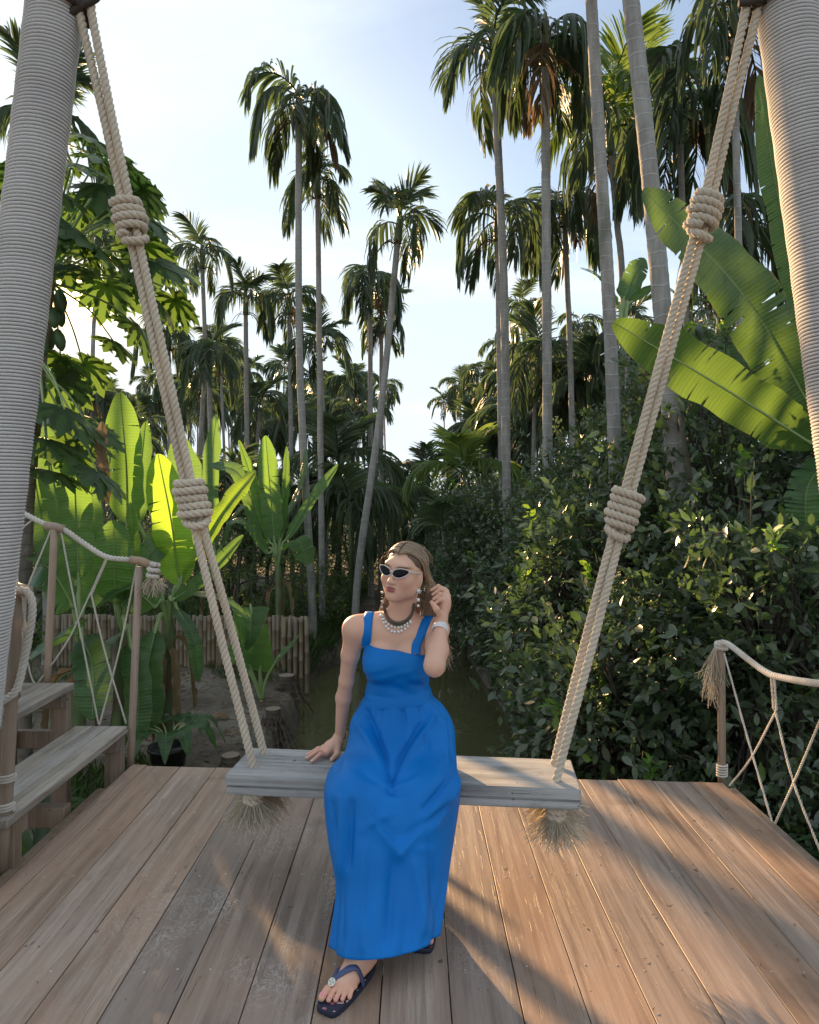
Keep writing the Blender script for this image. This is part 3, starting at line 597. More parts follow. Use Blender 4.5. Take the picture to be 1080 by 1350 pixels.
# ================================================================== bamboo fence, stumps, pot, twigs
def build_fence():
    f = tag(empty('bamboo_fence', (-3.4, 10.6, -1.05)), 'low fence of upright bamboo culms at the edge of the bare earth', 'fence'); o = Vector(f.location)
    def culm(h, r, nodes, seed):
        rr = random.Random(seed); a = Acc(); zs = [0.0]; rs = [r]; nz = []
        z = rr.uniform(0.05, 0.25)
        while z < h - 0.03:
            for dz, k in ((-0.012, 1.0), (0.0, 1.16), (0.010, 1.0)): zs.append(z + dz); rs.append(r * k)
            nz.append(z); z += rr.uniform(0.24, 0.34)
        zs.append(h); rs.append(r * 0.97); add_tube(a, [(0.004 * math.sin(q * 3 + seed), 0, q) for q in zs], np.array(rs), 8)
        return a.mesh('culm', MATS['bamboo'])
    cs = [culm(random.uniform(0.875, 0.905), random.uniform(0.031, 0.037), 4, i) for i in range(10)]
    pA, pB = W(62, 893, 10.7), W(404, 893, 10.5); n = 66
    for i in range(n):
        t = i / (n - 1); x = pA.x + (pB.x - pA.x) * t; y = pA.y + (pB.y - pA.y) * t + random.uniform(-0.012, 0.012)
        z = float(ground_z(x, y)) * 0 - 1.14 + random.uniform(-0.008, 0.008)
        c = obj('culm', random.choice(cs), f, Vector((x, y, z)) - o); c.rotation_euler = (random.uniform(-0.015, 0.015), random.uniform(-0.02, 0.02), random.uniform(0, 6.28))
    # the last culms run down the canal bank, longer
    for i in range(5):
        a = culm(1.27, 0.036, 4, 40 + i); x = pB.x + 0.02 + 0.086 * (i - 4); y = pB.y - 0.10
        obj('culm', a, f, Vector((x, y, -1.52)) - o)
    for zz in (-0.45, -0.85):
        a = Acc(); add_tube(a, [Vector((pA.x + (pB.x - pA.x) * t, pA.y + 0.065, zz + 0.01 * math.sin(9 * t))) - o for t in np.linspace(0, 1, 12)], 0.03, 8); obj('rail', a.mesh('rail', MATS['bamboo']), f)
build_fence()
def build_stump(px, py, d, r, h, label):
    p = W(px, py, d); gz = float(ground_z(p.x, p.y)); z = min(gz, p.z - h * 0.5)
    e = tag(empty('tree_stump', (p.x, p.y, z)), label, 'stump', 'cut stumps on the bank'); n = 22; V = []; lv = 9; top = p.z - z
    for i in range(lv):
        t = i / (lv - 1); fl = 1 + 1.0 * (1 - t) ** 2.4
        for k in range(n):
            th = 2 * math.pi * k / n; lob = 1 + 0.16 * math.sin(5 * th + px) * (1 - t) ** 0.7 + 0.07 * math.sin(11 * th + 2 + 5 * t)
            V.append((r * fl * lob * math.cos(th), r * fl * lob * math.sin(th), -0.15 + (top + 0.15) * t))
    f = [[i * n + k, i * n + (k + 1) % n, (i + 1) * n + (k + 1) % n, (i + 1) * n + k] for i in range(lv - 1) for k in range(n)]
    obj('trunk', mesh_np('trunk', V, np.array(f), MATS['stump_wood'], True), e)
    tv = V[-n:]; obj('cut_face', mesh_np('cut_face', tv + [(0, 0, top + 0.004)], np.array([[k, (k + 1) % n, n] for k in range(n)]), MATS['stump_cut']), e)
    a = Acc()
    for k in range(26):                              # fibrous roots hanging down the bank
        th = random.uniform(0, 6.28); P = [Vector((r * 1.2 * math.cos(th), r * 1.2 * math.sin(th), top * random.uniform(0.0, 0.7)))]
        for _ in range(5): P.append(P[-1] + Vector((math.cos(th) * 0.05 + random.uniform(-0.03, 0.03), math.sin(th) * 0.05 + random.uniform(-0.03, 0.03), -0.075)))
        add_tube(a, P, np.linspace(0.009, 0.004, 6), 4, False)
    obj('root_tangle', a.mesh('root_tangle', MATS['stump_wood']), e)
build_stump(378, 890, 9.3, 0.105, 0.42, 'cut palm stump by the end of the bamboo fence')
build_stump(360, 934, 7.8, 0.085, 0.40, 'ragged cut stump on the canal bank beside the broad arrow-leaved plant')
build_stump(304, 995, 6.5, 0.085, 0.22, 'low cut stump just beyond the deck edge behind the swing')
def build_pot():
    p = W(222, 978, 6.3); e = tag(empty('plant_pot', (p.x, p.y, float(ground_z(p.x, p.y)))), 'black plastic pot with drooping dull green leaves on the earth beyond the deck', 'pot')
    prof = [(0.0, 0.01), (0.125, 0.01), (0.165, 0.30), (0.185, 0.305), (0.185, 0.335), (0.168, 0.335), (0.160, 0.29), (0.0, 0.28)]; n = 24
    V = [(r * math.cos(2 * math.pi * k / n), r * math.sin(2 * math.pi * k / n), z) for r, z in prof for k in range(n)]
    f = [[i * n + k, i * n + (k + 1) % n, (i + 1) * n + (k + 1) % n, (i + 1) * n + k] for i in range(len(prof) - 1) for k in range(n)]
    obj('pot', mesh_np('pot', V, np.array(f), MATS['pot_black'], True), e)
    return e
POT = build_pot()
# ================================================================== palms

def make_frond(L, lift, droop, leaf_len, seed, n=36, mat='palm_leaf', hang=0.55, wid=0.030, twist=0.25):
    """frond leaving the origin along +X; lift = starting elevation, droop = total bend downwards (radians)"""
    r = random.Random(seed); acc = Acc(); N = 26; P = [np.zeros(3)]; el = lift
    for i in range(N):
        t = (i + 1) / N; e = max(-1.42, lift - droop * t ** 1.15); az = twist * math.sin(seed) * t
        P.append(P[-1] + (L / N) * np.array([math.cos(e) * math.cos(az), math.cos(e) * math.sin(az), math.sin(e)]))
    P = np.array(P); add_tube(acc, P, np.linspace(0.020, 0.004, N + 1), 5, False)
    T, u, w = frames(P); s = np.linspace(0, 1, N + 1)
    down = np.array([0, 0, -1.0])
    for sgn in (-1, 1):
        for k in range(n):
            t = 0.13 + 0.87 * (k + r.uniform(-0.3, 0.3)) / (n - 1); t = min(max(t, 0.1), 1.0)
            p = np.array([np.interp(t, s, P[:, c]) for c in range(3)]); tg = np.array([np.interp(t, s, T[:, c]) for c in range(3)])
            side = np.cross(tg, np.array([0, 0, 1.0]));
            if np.linalg.norm(side) < 0.15: side = np.array([0, 1.0, 0])
            side = side / np.linalg.norm(side) * sgn; upv = np.cross(side, tg) * sgn
            fwd = lerp(0.50, 1.15, t) * tg + lerp(1.0, 0.55, t) * side + r.uniform(0.0, 0.35) * upv
            fwd /= np.linalg.norm(fwd)
            ll = leaf_len * (0.55 + 0.75 * math.sin(math.pi * min(1, 0.12 + 0.80 * t)) ** 1.0) * r.uniform(0.8, 1.12)
            if t > 0.93: ll *= 0.8
            hg = hang * r.uniform(0.6, 1.5); m = 4; C = [p]; d = fwd.copy()
            for q in range(m):
                d = d + down * hg * (0.42 + 0.25 * q); d /= np.linalg.norm(d); C.append(C[-1] + d * ll / m)
            C = np.array(C); wv = np.cross(C[-1] - C[0], side + 0.3 * upv + 0.2 * np.array([r.uniform(-1, 1), r.uniform(-1, 1), r.uniform(-1, 1)])); wn = np.linalg.norm(wv); wv = wv / wn if wn > 1e-6 else tg
            wv = wv if r.random() < 0.75 else np.cross(wv, d); 
            ww = wid * r.uniform(0.7, 1.25) * np.array([0.45, 1.0, 0.95, 0.62, 0.05])
            V = np.concatenate([C + wv * ww[:, None], C - wv * ww[:, None]]); j = np.arange(m)
            acc.add(V, np.stack([j, j + 1, j + 1 + m + 1, j + m + 1], -1))
    return acc.mesh('frond', MATS[mat], True)
FR = {}
def frond_set():
    K = dict(n=32, wid=0.027)
    FR['up'] = [make_frond(1.05, 1.30, 0.8, 0.50, 1, hang=0.14, **K), make_frond(0.95, 1.20, 1.1, 0.48, 2, hang=0.2, **K)]
    FR['arch'] = [make_frond(1.30, 1.05, 2.4, 0.58, 3, hang=0.5, **K), make_frond(1.25, 0.95, 2.2, 0.56, 4, hang=0.55, **K), make_frond(1.30, 1.2, 2.8, 0.58, 5, hang=0.6, **K)]
    FR['droop'] = [make_frond(1.75, 0.95, 4.6, 0.62, 6, hang=1.0, **K), make_frond(1.55, 0.55, 4.0, 0.62, 7, hang=1.1, **K), make_frond(1.85, 1.15, 5.2, 0.64, 8, hang=1.1, **K)]
    FR['dead'] = [make_frond(1.4, -0.5, 1.2, 0.50, 9, n=22, hang=0.9, mat='palm_leaf_dead')]
    FR['bright_up'] = [make_frond(1.1, 1.2, 0.9, 0.52, 10, hang=0.16, mat='palm_leaf_bright', **K)]
    FR['bright_arch'] = [make_frond(1.35, 1.0, 2.2, 0.60, 11, hang=0.5, mat='palm_leaf_bright', **K)]
frond_set()
def trunk_mesh(P, r0, r1, seed, ring=0.14, mat='palm_trunk', sides=14, near=True):
    """ringed palm trunk along path P"""
    Q, s = resample(P, ring / (4 if near else 1)); n = len(Q); rr = np.linspace(r0, r1, n)
    if near: rr = rr * (1 + 0.035 * (np.abs(((s / ring) % 1.0) - 0.5) * 2 > 0.72)) * (1 + 0.02 * np.sin(s * 3.1 + seed))
    rr = rr * (1 + 0.55 * np.exp(-s / 0.28)); a = Acc(); add_tube(a, Q, rr, sides); return a.mesh('trunk', MATS[mat])
PALM_GROUP = 'slender areca palms'
def palm(name, base, top, d_base, d_top, wpx, style, label, seed, cs=1.0, bow=0.0, crown=True, group=PALM_GROUP, root_px=None):
    """palm whose trunk is seen from pixel base to pixel top; the foot follows on down to the ground"""
    a, b = W(*base, d_base), W(*top, d_top); rd = wpx / F_PX * (d_base + d_top) / 4
    dz = (b - a) / max(0.1, (b.z - a.z)); foot = a - dz * 0.6 * (a.z + 1.05); foot.z = BANK_Z - 0.15
    if root_px is not None: foot.x = root_px
    e = tag(empty(name, foot), label, 'palm', group); r = random.Random(seed)
    mid = a.lerp(b, 0.5) + Vector((bow, 0, 0)); P = smooth_path([foot - foot, a - foot, mid - foot, b - foot], 12)
    obj('trunk', trunk_mesh(P, rd * 1.08, rd * 0.86, seed), e)
    tdir = (Vector(P[-1]) - Vector(P[-4])).normalized(); c = b - foot
    if not crown: return e
    sh = Acc(); add_tube(sh, [c + tdir * q for q in (-0.02, 0.08, 0.35 * cs, 0.62 * cs, 0.80 * cs)], np.array([rd * 0.92, rd * 1.25, rd * 1.1, rd * 0.8, rd * 0.4]), 10); obj('crown_shaft', sh.mesh('crown_shaft', MATS['crown_shaft']), e)
    hub = c + tdir * 0.62 * cs; az0 = r.uniform(0, 6.28)
    comp = {'full': ['droop'] * 5 + ['arch'] * 3 + ['up'] * 2 + ['dead'], 'limp': ['droop'] * 9 + ['arch'] + ['dead'], 'spiky': ['up'] * 4 + ['arch'] * 2 + ['droop'] * 3, 'bright': ['bright_arch'] * 5 + ['droop'] * 4 + ['bright_up'] * 2 + ['dead'],
            'sparse': ['up'] * 2 + ['arch'] * 2 + ['droop'] * 3, 'split': ['up'] + ['arch'] * 3 + ['droop'] * 5}[style]
    lv = len(comp)
    for i, k in enumerate(comp):
        me = r.choice(FR[k]); o = obj('frond', me, e); az = az0 + i * 2.39996 + r.uniform(-0.35, 0.35)
        hh = hub + tdir * (0.16 * cs * (1 if 'up' in k else 0) - (0.22 * cs if k in ('droop', 'dead') else 0.05))
        o.location = hh; s = cs * r.uniform(0.85, 1.12)
        o.rotation_euler = Euler((r.uniform(-0.25, 0.25), r.uniform(-0.18, 0.18), az)); o.scale = (s, s, s)
    # flower stalks hang below the crown shaft
    fl = Acc()
    for i in range(14):
        az = r.uniform(0, 6.28); q = [c + Vector((math.cos(az) * rd * 0.8, math.sin(az) * rd * 0.8, 0))]
        for t in range(4): q.append(q[-1] + Vector((math.cos(az) * 0.10, math.sin(az) * 0.10, 0.05 - 0.07 * t)) * cs)
        add_tube(fl, q, 0.008, 4, False)
    obj('flower_stalk', fl.mesh('flower_stalk', MATS['palm_leaf_dead']), e)
    return e
PL = [  # base px, top px, depths, trunk px, style, label, crown scale, bow
    ((411, 780), (394, 165), 12.3, 12.3, 9.5, 'limp', 'tall slender palm with long limp crown, rising left of the leaning palm', 0.98, -0.10),
    ((425, 790), (419, 262), 14.0, 14.0, 7.8, 'split', 'slender palm with frayed crown just behind the tall limp-crowned palm', 0.85, 0.0),
    ((474, 742), (524, 322), 12.8, 13.2, 9.5, 'spiky', 'leaning palm with curved trunk and upright fronds on the left canal bank', 0.92, 0.06),
    ((489, 640), (488, 385), 18.5, 18.5, 7.0, 'limp', 'palm with shaggy crown standing behind the leaning palm', 1.05, 0.0),
    ((502, 640), (503, 440), 20.0, 20.0, 6.0, 'full', 'short shaggy palm half hidden behind the leaning palm', 0.95, 0.0),
    ((326, 610), (324, 415), 19.0, 19.0, 6.5, 'spiky', 'palm with spiky feather-duster crown above the banana leaves', 0.95, 0.0),
    ((264, 600), (267, 355), 19.0, 19.0, 6.0, 'split', 'thin palm beside the swing rope knot, above the young banana leaves', 0.95, 0.1),
    ((384, 600), (381, 415), 20.0, 20.0, 6.0, 'full', 'palm with rounded crown behind the two tall limp-crowned palms', 1.0, 0.0),
    ((668, 640), (652, 100), 11.0, 11.0, 11.5, 'full', 'tall palm with dark crown, slim pale trunk rising from the lime trees', 0.98, 0.05),
    ((661, 620), (656, 318), 13.0, 13.0, 8.0, 'split', 'shorter palm with ragged crown right behind a tall pale trunk', 0.98, 0.0),
    ((722, 585), (719, 88), 9.6, 9.6, 13.0, 'limp', 'tall palm with heavy mop of drooping fronds on ringed grey trunk', 1.0, 0.0),
    ((806, 470), (769, -190), 7.4, 7.6, 17.0, 'full', 'thick ringed palm trunk crossing the sky with crown high overhead', 1.0, 0.0),
    ((905, 800), (802, -260), 6.0, 6.4, 24.0, 'full', 'stoutest ringed palm trunk beside the big banana leaves, lichen patched', 1.0, 0.05),
    ((822, 390), (806, 205), 12.0, 12.0, 9.0, 'bright', 'palm with yellow-green crown and dead fronds behind the stout trunks', 1.2, 0.0),
    ((905, 420), (897, 190), 10.5, 10.5, 9.0, 'limp', 'palm with curtain of hanging fronds behind the right swing rope', 1.25, 0.0),
    ((752, 470), (745, 300), 14.0, 14.0, 8.0, 'limp', 'palm with limp browning crown between the two tall grey trunks', 1.05, 0.0),
    ((692, 470), (690, 425), 22.0, 22.0, 5.5, 'split', 'small distant palm seen between two pale trunks above the limes', 0.95, 0.0),
    ((975, 400), (968, 50), 8.8, 8.8, 10.0, 'full', 'palm with dark crown partly behind the right wrapped pole', 1.0, 0.0),
    ((985, 480), (978, 330), 10.0, 10.0, 9.0, 'limp', 'palm with dark hanging fronds behind the torn banana leaf', 1.05, 0.0),
    ((60, 480), (58, 200), 11.0, 11.0, 9.0, 'spiky', 'palm with feathery fronds showing round the left wrapped pole', 1.0, 0.0),
    ((122, 480), (128, 330), 20.0, 20.0, 6.0, 'split', 'palm behind the papaya leaves close to the low sun', 0.9, 0.0),
    ((130, 600), (122, 540), 18.1, 18.1, 6.0, 'limp', 'short palm added to shade the deck, full dark crown above the upright banana leaf', 1.05, 0.0),  # added to the grove to keep the left of the deck shaded
    ((225, 620), (222, 462), 18.0, 18.0, 7.0, 'full', 'palm added to cast a shadow band, crown beside the rope between the two knots', 0.95, 0.0),  # added so its trunk throws a diagonal shadow band on the deck
    ((279, 640), (276, 492), 16.0, 16.0, 7.0, 'split', 'lower palm added to shade the deck corner, between the thin and feather-duster palms', 0.9, 0.0),  # added so a second trunk shades the far right corner of the deck
    ((880, 480), (845, 165), 13.5, 13.5, 8.5, 'bright', 'palm with broad yellow-green fronds between the stout trunk and the right rope', 1.15, 0.0),
]
for i, (b, t, d0, d1, w, st, lab, cs, bow) in enumerate(PL):
    palm('areca_palm', b, t, d0, d1, w, st, lab, 100 + i, cs * 0.93, bow)

# ---- the grove behind: whole palms of a few kinds, copied
def grove_proto(seed, style, h):
    r = random.Random(seed); acc = Acc(); comp = {'full': ['droop'] * 5 + ['arch'] * 4 + ['up'] * 2, 'limp': ['droop'] * 8 + ['arch'] * 2, 'spiky': ['up'] * 3 + ['arch'] * 3 + ['droop'] * 3}[style]
    az0 = r.uniform(0, 6.28); VV = []; FF = {}; n = 0
    for i, k in enumerate(comp):
        me = r.choice(FR[k]); v = np.empty(len(me.vertices) * 3, np.float32); me.vertices.foreach_get('co', v); v = v.reshape(-1, 3)
        az = az0 + i * 2.4 + r.uniform(-0.4, 0.4); M = np.array(Euler((r.uniform(-0.25, 0.25), r.uniform(-0.2, 0.2), az)).to_matrix())
        v = (v * r.uniform(0.85, 1.12)) @ M.T + np.array([0, 0, 0.12 if 'up' in k else (-0.25 if k == 'droop' else 0)])
        q = np.array([p.vertices[:] for p in me.polygons]); acc.add(v, q)
    crown = acc.mesh('crown', MATS['palm_leaf'], True)
    tr = trunk_mesh(smooth_path([(0, 0, -h), (0.1 * r.uniform(-1, 1), 0.1, -h * 0.6), (0.05, 0, -0.5), (0, 0, -0.1)], 8), 0.062, 0.048, seed, 0.3, near=False, sides=8)
    return crown, tr
GP = [grove_proto(31 + i, s, h) for i, (s, h) in enumerate((('full', 6.0), ('limp', 7.0), ('spiky', 6.5), ('limp', 8.0), ('full', 7.5)))]
GH = (6.0, 7.0, 6.5, 8.0, 7.5)
SUN_TARGETS = [((0.55, 2.9, 0), 0.95), ((1.15, 3.1, 0), 0.95), ((1.2, 2.3, 0), 0.95), ((0.75, 2.2, 0), 0.9), ((-2.35, 6.8, 1.9), 1.0), ((0, 0, 1.5), 0.75), ((-2.3, 11.6, 2.2), 1.0)]
def sun_lane(x, y, z, half):
    """True where a crown at this place would shade what the low sun lights in the photograph"""
    c = Vector((x, y, z))
    for p, rad in SUN_TARGETS:
        v = c - Vector(p); t = v.dot(SUN_DIR)
        if t > 0 and (v - SUN_DIR * t).length < rad + half: return True
    return False
def grove():
    r = random.Random(5); spots = []
    cols = [(-2.7 - 1.75 * i) for i in range(17)] + [(2.6 + 1.8 * i) for i in range(16)]
    for x0 in cols:
        y = 16.0 + r.uniform(0, 3)
        while y < 58:
            x = x0 + r.uniform(-0.8, 0.8); px = CX + F_PX * x / y
            if -50 < px < 1140 and abs(px - 540) > 15:
                ra = r.uniform(0.14, 0.205) if r.random() < 0.62 else r.uniform(0.20, 0.285 if px < 430 or px > 640 else 0.235)
                ra *= 1.12 if px > 700 else 1.0
                if y > 34 and r.random() < 0.35: y += 1.5; continue
                spots.append((x, y, min(CAM_H + y * ra - 0.8 - BANK_Z, 10.5)))
            y += r.uniform(2.2, 4.0) * (1 + 0.022 * y)
    kept = 0
    for x, y, h in sorted(spots, key=lambda s: s[1]):
        z = BANK_Z + h
        if any(sun_lane(x, y, z + q, 0.35) for q in (-1.2, -0.4, 0.4)): continue
        i = r.randrange(len(GP)); crown, tr = GP[i]
        side = 'left' if x < 0 else 'right'
        look = ('full round', 'limp hanging', 'spiky upright', 'long drooping', 'broad bushy')[i]; q = x / y
        where = ('behind the papaya tree' if q < -0.38 else 'above the banana plants by the steps' if q < -0.27 else 'behind the fan-leaved banana plant' if q < -0.15 else 'left of the canal beyond the leaning palm') if x < 0 else ('right of the canal beyond the young palm' if q < 0.12 else 'between the pale tall trunks above the limes' if q < 0.26 else 'behind the stout ringed trunks' if q < 0.40 else 'behind the torn banana leaves')
        row = 'front row' if y < 24 else ('middle row' if y < 38 else 'far row')
        lab = f'slim palm, {look} crown, {row} {where}'
        e = tag(empty('areca_palm', (x, y, BANK_Z)), lab, 'palm', 'grove palms: ' + lab[11:])
        e.rotation_euler = (r.uniform(-0.03, 0.03), r.uniform(-0.04, 0.04), r.uniform(0, 6.28))
        o = obj('crown', crown, e, (0, 0, h)); s = r.uniform(0.85, 1.15); o.scale = (s, s, s)
        o = obj('trunk', tr, e, (0, 0, h)); o.scale = (1, 1, (h + 0.2) / GH[i]); kept += 1
    return kept
grove()
def far_belt():
    """the far grove that closes the horizon, too far to tell apart"""
    r = np.random.default_rng(3); acc = Acc()
    tv = np.array([[0, 0, 0], [0.4, 0.06, 0.12], [1, 0, -0.1], [0.4, -0.06, 0.12]]); tf = np.array([[0, 1, 2, 3]])
    n = 26000; x = r.uniform(-75, 75, n); y = r.uniform(60, 85, n); z = BANK_Z + r.beta(1.3, 1.6, n) * 7.0
    ok = np.abs(x / y) > 0.012; x, y, z = x[ok], y[ok], z[ok]; n = len(x)
    a = r.uniform(0, 6.28, n); fw = np.stack([np.cos(a), np.sin(a), r.uniform(-1.2, 0.6, n)], -1)
    V, Fq = scatter(tv, tf, np.stack([x, y, z], -1), fw, r.normal(size=(n, 3)), r.uniform(0.9, 1.7, n)); acc.add(V, Fq)
    o = tag(obj('far_grove', acc.mesh('far_grove', MATS['palm_leaf'], False)), 'far palm grove closing the end of the canal, one dark mass', 'grove', kind='stuff')
far_belt()

# ================================================================== broad leaves (banana and kin)
def blade(P, width, nrm, fold=0.25, wave=0.03, seed=0, petiole=0.0, tears=4, shape='banana', cols=8):
    """a leaf along the path P (n,3); nrm = side of the leaf that faces up"""
    r = random.Random(seed); P = smooth_path(P, 14); P, s = resample(P, 0.011 if shape == 'banana' else 0.022); n = len(P); t = s / s[-1]
    T = np.gradient(P, axis=0); T /= np.linalg.norm(T, axis=1)[:, None]
    nr = np.array(nrm, float)[None] - T * (T @ np.array(nrm, float))[:, None]; nr /= np.linalg.norm(nr, axis=1)[:, None] + 1e-9
    sd = np.cross(nr, T)
    if shape == 'banana': wp = np.clip(np.minimum(1, (t / 0.16)) ** 0.6, 0, 1) * np.clip((1 - t) / 0.24, 0, 1) ** 0.5
    elif shape == 'ear': wp = np.clip(t / 0.08, 0, 1) ** 0.5 * (1 - t) ** 0.75 * 1.15
    else: wp = np.clip(np.sin(np.pi * np.clip(t, 0, 1) ** 0.8), 0, 1) ** 0.7
    tear = {}
    for k in range(tears): tear[(r.randrange(int(n * 0.2), int(n * 0.93)), r.choice((0, 1)))] = r.uniform(0.3, 0.9)
    v = np.linspace(-1, 1, 2 * cols + 1); ph = r.uniform(0, 6.28)
    w1 = np.sin(t * 19 + ph) * 0.6 + np.sin(t * 41 + 2 * ph) * 0.4
    ang = fold
    V = np.zeros((n, len(v), 3)); UV = np.zeros((n, len(v), 2))
    for j, a in enumerate(v):
        hw = width / 2 * wp * (1 + 0.04 * np.sin(t * 27 + ph + (a > 0) * 2))
        lift = np.abs(a) * hw * math.tan(ang) - 0.35 * (np.abs(a) ** 2) * hw * (0.6 if shape == 'banana' else 0.3)
        pleat = 0.0018 * np.sin(s * 150 + 1.5 * np.sin(s * 9 + ph)) * (np.abs(a) ** 0.5) * (0 < abs(a) < 1) * (1 if shape == 'banana' else 0)
        ripple = pleat + wave * width * (np.abs(a) ** 1.5) * (w1 if a > 0 else np.roll(w1, n // 5)) * wp
        V[:, j] = P + sd * (a * hw)[:, None] + nr * (lift + ripple)[:, None] - T * (np.abs(a) * hw * 0.10)[:, None]
        UV[:, j, 0] = t * (s[-1] / 1.6); UV[:, j, 1] = 0.5 + a * 0.5
    m = len(v); faces = []
    for i in range(n - 1):
        for j in range(m - 1): faces.append([i * m + j, i * m + j + 1, (i + 1) * m + j + 1, (i + 1) * m + j])
    Vf = V.reshape(-1, 3); UVf = UV.reshape(-1, 2); extraV = []; extraU = []; F2 = []
    # tears: at a torn row the outer columns get vertices of their own and pull apart
    base = len(Vf); remap = {}
    for (row, half), depth in tear.items():
        js = [j for j in range(m) if (v[j] > 0.02 if half else v[j] < -0.02) and abs(v[j]) > 1 - depth]
        for j in js:
            k = row * m + j
            if k in remap: continue
            remap[k] = base + len(extraV); g = (abs(v[j]) - (1 - depth)) / depth * width * r.uniform(0.02, 0.055)
            extraV.append(Vf[k] + T[row] * g - nr[row] * g * 0.5); extraU.append(UVf[k]); Vf[k] = Vf[k] - T[row] * g * 0.4
    for f in faces:
        i = f[0] // m
        if i >= 0 and any((k in remap) for k in f[:2]): f = [remap.get(f[0], f[0]) if f[0] in remap else f[0], remap.get(f[1], f[1]), f[2], f[3]]
        F2.append(f)
    if extraV: Vf = np.vstack([Vf, np.array(extraV)]); UVf = np.vstack([UVf, np.array(extraU)])
    return Vf, np.array(F2), UVf, P
def leaf_obj(parent, o, pts, width, nrm, mat, name='leaf', rib=0.012, **k):
    V, Fq, UV, P = blade([np.array(p) - np.array(o) for p in pts], width, nrm, **k)
    ob = obj(name, mesh_np(name, V, Fq, MATS[mat], True, UV), parent)
    T = np.gradient(P, axis=0); T /= np.linalg.norm(T, axis=1)[:, None]; nr = np.array(nrm) - T * (T @ np.array(nrm))[:, None]; nr /= np.linalg.norm(nr, axis=1)[:, None]
    a = Acc(); add_tube(a, (P - nr * rib * 0.7)[::3], np.linspace(rib, rib * 0.25, len(P[::3])), 6, False); obj('midrib', a.mesh('midrib', MATS['petiole']), ob)
    return ob
def stem(parent, o, P, r0, r1, name='stem', mat='banana_stem'):
    a = Acc(); Q = smooth_path([np.array(p) - np.array(o) for p in P], 10); add_tube(a, Q, np.linspace(r0, r1, len(Q)) * (1 + 0.06 * np.sin(np.arange(len(Q)) * 1.3)), 12); return obj(name, a.mesh(name, MATS[mat]), parent)
def petiole(parent, o, P, r=0.018):
    a = Acc(); Q = smooth_path([np.array(p) - np.array(o) for p in P], 8); add_tube(a, Q, np.linspace(r * 1.5, r * 0.8, len(Q)), 7); return obj('petiole', a.mesh('petiole', MATS['petiole']), parent)
def banana(name, foot_px, d, crown_px, leaves, label, cat='banana plant', seed=0, stem_r=0.085, group='banana plants', tears=5, wave=0.03):
    """leaves: (base px, mid px, tip px, depth offsets (base, mid, tip), width m, material, facing)"""
    f = W(foot_px[0], foot_px[1], d); f.z = float(ground_z(f.x, f.y)) - 0.03; e = tag(empty(name, f), label, cat, group); c = W(crown_px[0], crown_px[1], d)
    stem(e, f, [f, f.lerp(c, 0.5) + Vector((0.03, 0, 0)), c], stem_r, stem_r * 0.55)
    for i, (b, m, t, dd, w, mat, face) in enumerate(leaves):
        B, M, T = W(*b, d + dd[0]), W(*m, d + dd[1]), W(*t, d + dd[2])
        n = {'cam': (0.1, -1, 0.25), 'up': (0, -0.35, 1), 'left': (-0.9, -0.5, 0.3), 'right': (0.9, -0.5, 0.3), 'back': (0, 0.75, 0.5), 'camr': (-0.55, -0.8, 0.35), 'edge': (1, -0.25, 0.2), 'upl': (-0.6, -0.4, 0.7), 'upr': (0.6, -0.4, 0.7)}[face]
        petiole(e, f, [c + Vector((0, 0, -0.25)), c.lerp(B, 0.55) + Vector((0, 0, 0.02)), B, B.lerp(M, 0.12)])
        leaf_obj(e, f, [B, B.lerp(M, 0.5) + (B - T) * 0.0, M, T] if False else [B, M, T], w, n, mat, seed=seed * 37 + i, tears=tears, wave=wave)
    # dry skirts of old leaves
    r = random.Random(seed)
    for i in range(3):
        az = r.uniform(0, 6.28); p0 = c + Vector((0, 0, -0.35 - 0.1 * i)); p1 = p0 + Vector((0.2 * math.cos(az), 0.2 * math.sin(az), -0.15)); p2 = p1 + Vector((0.08 * math.cos(az), 0.08 * math.sin(az), -0.65))
        leaf_obj(e, f, [p0, p1, p2], 0.075, (math.cos(az), math.sin(az), 0.4), 'dry_leaf', 'dry_leaf', 0.006, seed=seed * 9 + i, wave=0.35, fold=0.9, tears=6)
    return e
BL, BD, BY, BO = 'banana_leaf', 'banana_leaf_dark', 'banana_leaf_young', 'banana_leaf_old'
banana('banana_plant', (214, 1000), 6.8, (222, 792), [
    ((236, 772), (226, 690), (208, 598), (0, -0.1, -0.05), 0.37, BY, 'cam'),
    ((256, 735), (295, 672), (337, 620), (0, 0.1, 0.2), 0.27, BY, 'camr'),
    ((248, 745), (246, 660), (236, 572), (0.2, 0.25, 0.3), 0.36, BD, 'cam'),  # leaf added to block the direct sun on the woman's lap
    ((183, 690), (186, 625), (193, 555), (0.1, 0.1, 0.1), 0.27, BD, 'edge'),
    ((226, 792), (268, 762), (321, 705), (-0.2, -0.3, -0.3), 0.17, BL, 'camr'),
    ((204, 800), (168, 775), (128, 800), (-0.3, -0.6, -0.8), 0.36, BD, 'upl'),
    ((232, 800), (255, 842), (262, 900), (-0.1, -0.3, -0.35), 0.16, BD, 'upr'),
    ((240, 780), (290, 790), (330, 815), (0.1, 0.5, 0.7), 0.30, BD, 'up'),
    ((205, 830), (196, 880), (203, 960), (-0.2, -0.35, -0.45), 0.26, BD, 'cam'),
    ], 'banana plant with two bright backlit young leaves behind the swing rope', seed=1)
